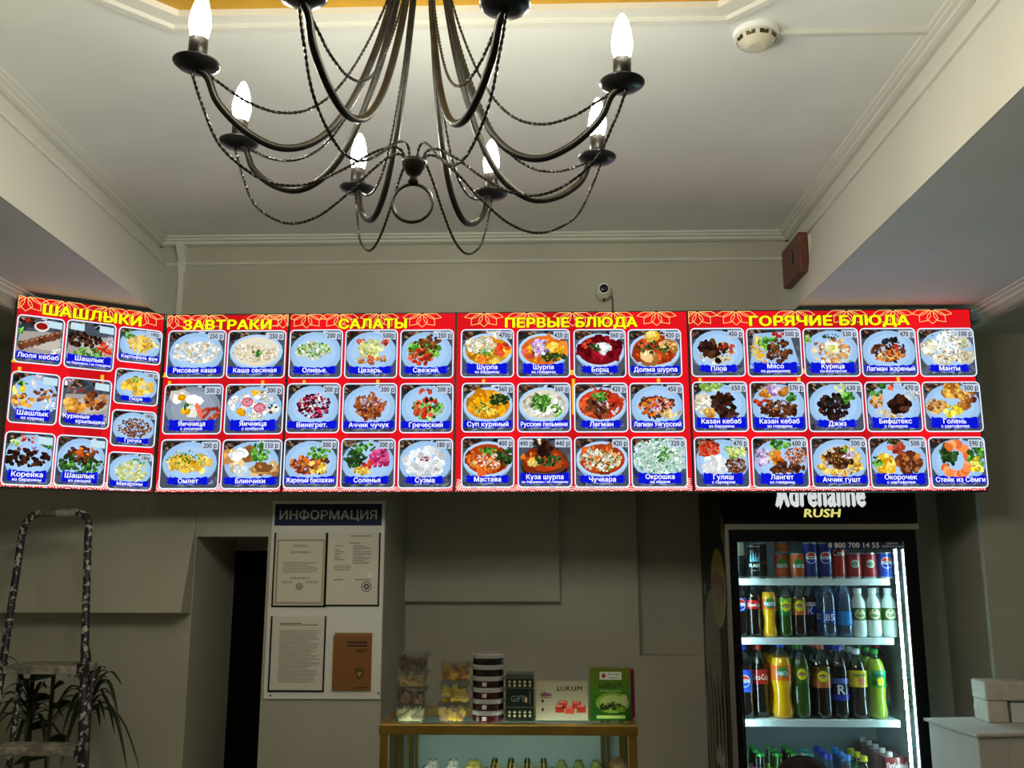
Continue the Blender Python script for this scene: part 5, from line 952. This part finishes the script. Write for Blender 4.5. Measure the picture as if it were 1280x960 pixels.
# ---------------------------------------------------------------- plants behind the ladder
def pot(t, x, y, z0=0, h=.24, r=.11):
    MB().lathe([(r * .72, 0), (r * .95, h * .88), (r * 1.05, h * .88), (r * 1.05, h), (r * .92, h), (r * .9, h * .92)], 20, (x, y, z0)).build('pot', 'pot_clay', t, smooth=False); MB().lathe([(r * .2, h * .9), (r * .88, h * .9)], 16, (x, y, z0)).build('soil', 'soil', t)
def blade(b, base, d, L, w, arch, droop, nseg=7):
    pts = []; d = V((d[0], d[1], 0)).normalized()
    for i in range(nseg + 1):
        f = i / nseg; pts.append(base + d * (L * (f - .12 * f * f)) + V((0, 0, arch * math.sin(min(1, f * 1.5) * PI / 2) - droop * max(0, f - .25) ** 1.7)))
    side = V((-d.y, d.x, 0)); n = len(b.v)
    for i, p in enumerate(pts):
        f = i / nseg; ww = w * (math.sin(PI * min(1, .15 + f * .85)) ** .6 + .05) / 2; b.v += [tuple(p - side * ww), tuple(p + V((0, 0, -ww * .5))), tuple(p + side * ww)]
    for i in range(nseg): a = n + i * 3; b.face((a, a + 1, a + 4, a + 3)); b.face((a + 1, a + 2, a + 5, a + 4))
def dracaena(px, py, Y, label, n, L, seed, shelf=.62):
    c = aY(px, py, Y); rr = random.Random(seed); t = thing('dracaena_plant', (c.x, Y, 0), label, 'plant', 'plants behind the stepladder'); pot(t, c.x, Y)
    MB().tube(catmull([(c.x, Y, .2), (c.x + .01, Y, c.z * .6), (c.x, Y, c.z)], 6), .011, 8).build('stem', 'stem_brown', t, smooth=True)
    for i in range(n):
        a = 2.4 * i + rr.uniform(-.3, .3); l = L * rr.uniform(.7, 1.1); d = (math.cos(a), math.sin(a)); 
        if d[1] > 0: l *= .55
        b = MB(); up = rr.random(); blade(b, c + V((0, 0, -.05 + .09 * i / n)), d, l * (1 - .45 * (i / n)), .017, l * (.16 + .5 * i / n), l * rr.uniform(.7, 1.7) * (1.1 - i / n), 8); b.build('leaf', 'leaf_dark', t, smooth=True)
dracaena(38, 888, 3.60, 'narrow-leaved potted plant behind the ladder, left of the broad-leaved one', 34, .25, 4)
dracaena(112, 876, 3.62, 'narrow-leaved potted plant arching out to the right of the ladder', 38, .30, 9)
c = aY(64, 842, 3.58); t = thing('rubber_plant', (c.x, 3.58, 0), 'broad-leaved dark potted plant between the two narrow-leaved plants', 'plant', 'plants behind the stepladder'); pot(t, c.x, 3.57, 0, .26, .10)
MB().tube(catmull([(c.x + .0, 3.57, .22), (c.x + .012, 3.58, .8), (c.x + .01, 3.58, c.z + .03)], 6), .008, 8).build('stem', 'stem_brown', t, smooth=True)
def broad(p, d, L, w, tilt):
    b = MB(); d = V(d).normalized(); sd = d.cross(V((0, -.55, .83))).normalized(); nn = sd.cross(d); n = len(b.v); K = 7
    for i in range(K + 1): f = i / K; q = p + d * L * f + V((0, 0, -tilt * f * f * L)); ww = w * math.sin(PI * (f * .96 + .02)) ** .8 / 2; b.v += [tuple(q - sd * ww + nn * ww * .3), tuple(q), tuple(q + sd * ww + nn * ww * .3)]
    for i in range(K): a = i * 3; b.face((a, a + 1, a + 4, a + 3)); b.face((a + 1, a + 2, a + 5, a + 4))
    b.build('leaf', 'leaf_dark', t, smooth=True)
for dz, d, L, w in ((.03, (-.3, -.9, .3), .09, .05), (-.01, (-1, -.35, .15), .10, .055), (-.02, (.5, -.5, .55), .11, .05), (-.07, (.6, -.3, .75), .10, .045), (-.09, (-1, -.2, .12), .115, .055), (-.13, (.8, .1, .5), .10, .045), (-.19, (-1, .05, .08), .11, .05), (-.24, (1, -.3, .3), .11, .05), (-.30, (-.8, -.5, .2), .11, .05), (-.36, (.7, -.5, .1), .11, .055), (-.42, (-.6, .3, .2), .10, .05), (-.5, (.3, -.9, .1), .11, .05)):
    broad(c + V((.01, 0, dz)), d, L, w, .35)
# ---------------------------------------------------------------- cartons at the right
zt = 1.19; A = aZ(1222, 916, zt); B = aZ(1160, 897, zt); dv = (B - A); dv.z = 0; w_ = dv.length; dv.normalize(); ev = V((-dv.y, dv.x, 0)); ev = ev if ev.x > 0 else -ev
Lc, Wc = min(w_, .50), .46; t = thing('carton_box', A + dv * Lc / 2 + ev * Wc / 2 - V((0, 0, zt)), 'large pale cardboard carton with loose lid beside the fridge', 'box')
cr = lambda e, z: [V((p.x, p.y, z)) for p in (A - dv * e - ev * e, A - dv * e + ev * (Wc + e), A + dv * (Lc + e) + ev * (Wc + e), A + dv * (Lc + e) - ev * e)]
MB().hexa(cr(0, 0), cr(0, zt - .012)).build('body', 'carton', t, bevel=.004)
q1, q2 = cr(.012, zt - .012), cr(.012, zt - .002); q1[1].z -= .0; MB().hexa(q1, q2).build('lid', 'carton', t, bevel=.002)
MB().hexa([A + ev * .10 + V((0, 0, -.012)) - dv * .0008, A + ev * .103 + V((0, 0, -.012)) - dv * .0008, A + ev * .103 + V((0, 0, -.012)), A + ev * .10 + V((0, 0, -.012))], [A + ev * .10 + V((0, 0, -.9)) - dv * .0008, A + ev * .103 + V((0, 0, -.9)) - dv * .0008, A + ev * .103 + V((0, 0, -.9)), A + ev * .10 + V((0, 0, -.9))]).build('seam_tape', 'packet', t)
def pk(px0, px1, pyb, h, d, label, zb=zt - .002):
    a = aZ(px0, pyb, zb); e = aZ(px1, pyb, zb); Y0 = a.y; X1 = aY(px1, pyb, Y0).x
    tt = thing('paper_packet', ((a.x + X1) / 2, Y0 + d / 2, zb), label, 'packet', 'packets on the carton'); s_ = .006
    b = MB(); b.hexa([(a.x, Y0, zb), (X1, Y0, zb), (X1, Y0 + d, zb), (a.x, Y0 + d, zb)], [(a.x + s_ * .3, Y0, zb + h), (X1 - s_ * .3, Y0, zb + h), (X1 - s_ * .3, Y0 + d, zb + h), (a.x + s_ * .3, Y0 + d, zb + h)]); b.build('wrapped_stack', 'packet', tt, bevel=.006)
    MB().box(a.x - .0006, X1 + .0006, Y0 - .0008, Y0 + d + .0008, zb + h * .47, zb + h * .49).build('wrapper_fold', 'carton', tt)
    return Y0
ya = pk(1236, 1263, 904, .075, .11, 'lower whitish paper packet standing on the carton'); h1 = .075
a = aZ(1236, 904, zt - .002); X1 = aY(1296, 904, a.y).x
tt = thing('paper_packet', (a.x + .06, a.y + .05, zt + h1 - .002), 'long whitish paper packet lying on top of the others', 'packet', 'packets on the carton'); z_ = zt + h1 - .002
MB().box(a.x - .004, X1, a.y - .004, a.y + .105, z_, z_ + .065).build('wrapped_stack', 'packet', tt, bevel=.007); MB().box(a.x - .0048, X1 + .0008, a.y - .0048, a.y + .1058, z_ + .030, z_ + .032).build('wrapper_fold', 'carton', tt)
a2 = aY(1266, 904, a.y + .01); MB_ = MB().box(a2.x, X1 + .02, a.y + .012, a.y + .10, zt - .002, zt - .002 + .068); tag(MB_.build('small_box', 'cap_white', bevel=.003), 'small white box under the long packet at the right edge', 'box')
# ---------------------------------------------------------------- seated person, only the top of the head in view
hx, hy_, ht = .647, 2.40, 1.277
t = thing('person', (hx, 2.62, 0), 'person with short dark hair sitting low, head just in view below the fridge', 'person')
def skin(name, verts, edges, rad, m, parent, root=0, sub=2):
    me = bpy.data.meshes.new(name); off = wloc(parent); me.from_pydata([V(v) - off for v in verts], edges, []); o = bpy.data.objects.new(name, me); COL.objects.link(o); o.parent = parent; me.materials.append(M[m])
    md = o.modifiers.new('s', 'SKIN'); sv = me.skin_vertices[0] if me.skin_vertices else None
    bpy.context.view_layer.objects.active = o
    if not me.skin_vertices: bpy.ops.mesh.customdata_skin_add()
    for i, r in enumerate(rad): d = me.skin_vertices[0].data[i]; d.radius = r if isinstance(r, tuple) else (r, r); d.use_root = (i == root)
    sb = o.modifiers.new('d', 'SUBSURF'); sb.levels = sub; sb.render_levels = sub; md.use_smooth_shade = True; return o
by = 2.66
vs = [(hx, by, .55), (hx, by - .03, .75), (hx, by - .10, .93), (hx, by - .17, 1.02), (hx, by - .215, 1.08), (hx, hy_ + .01, 1.13), (hx, hy_, 1.20), (hx, hy_ + .005, 1.245),
 (hx - .17, by - .13, .97), (hx - .24, by - .20, .76), (hx - .12, by - .38, .64), (hx - .08, by - .44, .64),
 (hx + .17, by - .13, .97), (hx + .24, by - .20, .76), (hx + .12, by - .38, .64), (hx + .08, by - .44, .64),
 (hx - .10, by - .02, .53), (hx - .13, by - .42, .53), (hx - .13, by - .42, .09), (hx - .13, by - .53, .045),
 (hx + .10, by - .02, .53), (hx + .13, by - .42, .53), (hx + .13, by - .42, .09), (hx + .13, by - .53, .045)]
ed = [(0, 1), (1, 2), (2, 3), (3, 4), (4, 5), (5, 6), (6, 7), (2, 8), (8, 9), (9, 10), (10, 11), (2, 12), (12, 13), (13, 14), (14, 15), (0, 16), (16, 17), (17, 18), (18, 19), (0, 20), (20, 21), (21, 22), (22, 23)]
ra = [.14, .13, .14, .06, .052, .062, .078, .04, .06, .045, .036, .03, .06, .045, .036, .03, .09, .07, .045, .04, .09, .07, .045, .04]
skin('body', vs, ed, ra, 'skin', t)
skin('clothing', [vs[i] for i in (0, 1, 2, 8, 9, 12, 13, 16, 17, 18, 20, 21, 22)], [(0, 1), (1, 2), (2, 3), (3, 4), (2, 5), (5, 6), (0, 7), (7, 8), (8, 9), (0, 10), (10, 11), (11, 12)], [.16, .15, .155, .075, .06, .075, .06, .105, .085, .06, .105, .085, .06], 'cloth_dark', t)
b = MB(); n_ = 14; hc = V((hx, hy_ + .005, ht - .105)); seg = 22      # cap of hair over the crown and the back of the head
for i in range(n_ + 1):
    f = i / n_; ph = f * PI * .60
    for k in range(seg):
        a = 2 * PI * k / seg; lump = 1 + .02 * math.sin(3 * a + 5 * f) + .012 * math.sin(9 * a + 13 * f); cut = .78 if math.sin(a) < -.3 else 1
        b.v.append((hc.x + .086 * math.sin(ph * cut) * math.cos(a) * lump, hc.y + .104 * math.sin(ph * cut) * math.sin(a) * lump, hc.z + .105 * math.cos(ph * cut) * lump))
for i in range(n_):
    for k in range(seg): q = (k + 1) % seg; b.face((i * seg + k, (i + 1) * seg + k, (i + 1) * seg + q, i * seg + q))
b.build('hair', 'hair', t, smooth=True)
t = thing('stool', (hx, by, 0), 'low round stool under the seated person', 'stool')
MB().lathe([(.15, .33), (.165, .34), (.165, .365), (.15, .375), (.02, .375)], 24, (hx, by, 0)).build('seat', 'cloth_dark', t, smooth=True)
for k in range(4): a = PI / 4 + k * PI / 2; MB().tube([(hx + .10 * math.cos(a), by + .10 * math.sin(a), .335), (hx + .17 * math.cos(a), by + .17 * math.sin(a), .0)], .012, 8).build('leg', 'black_metal', t)
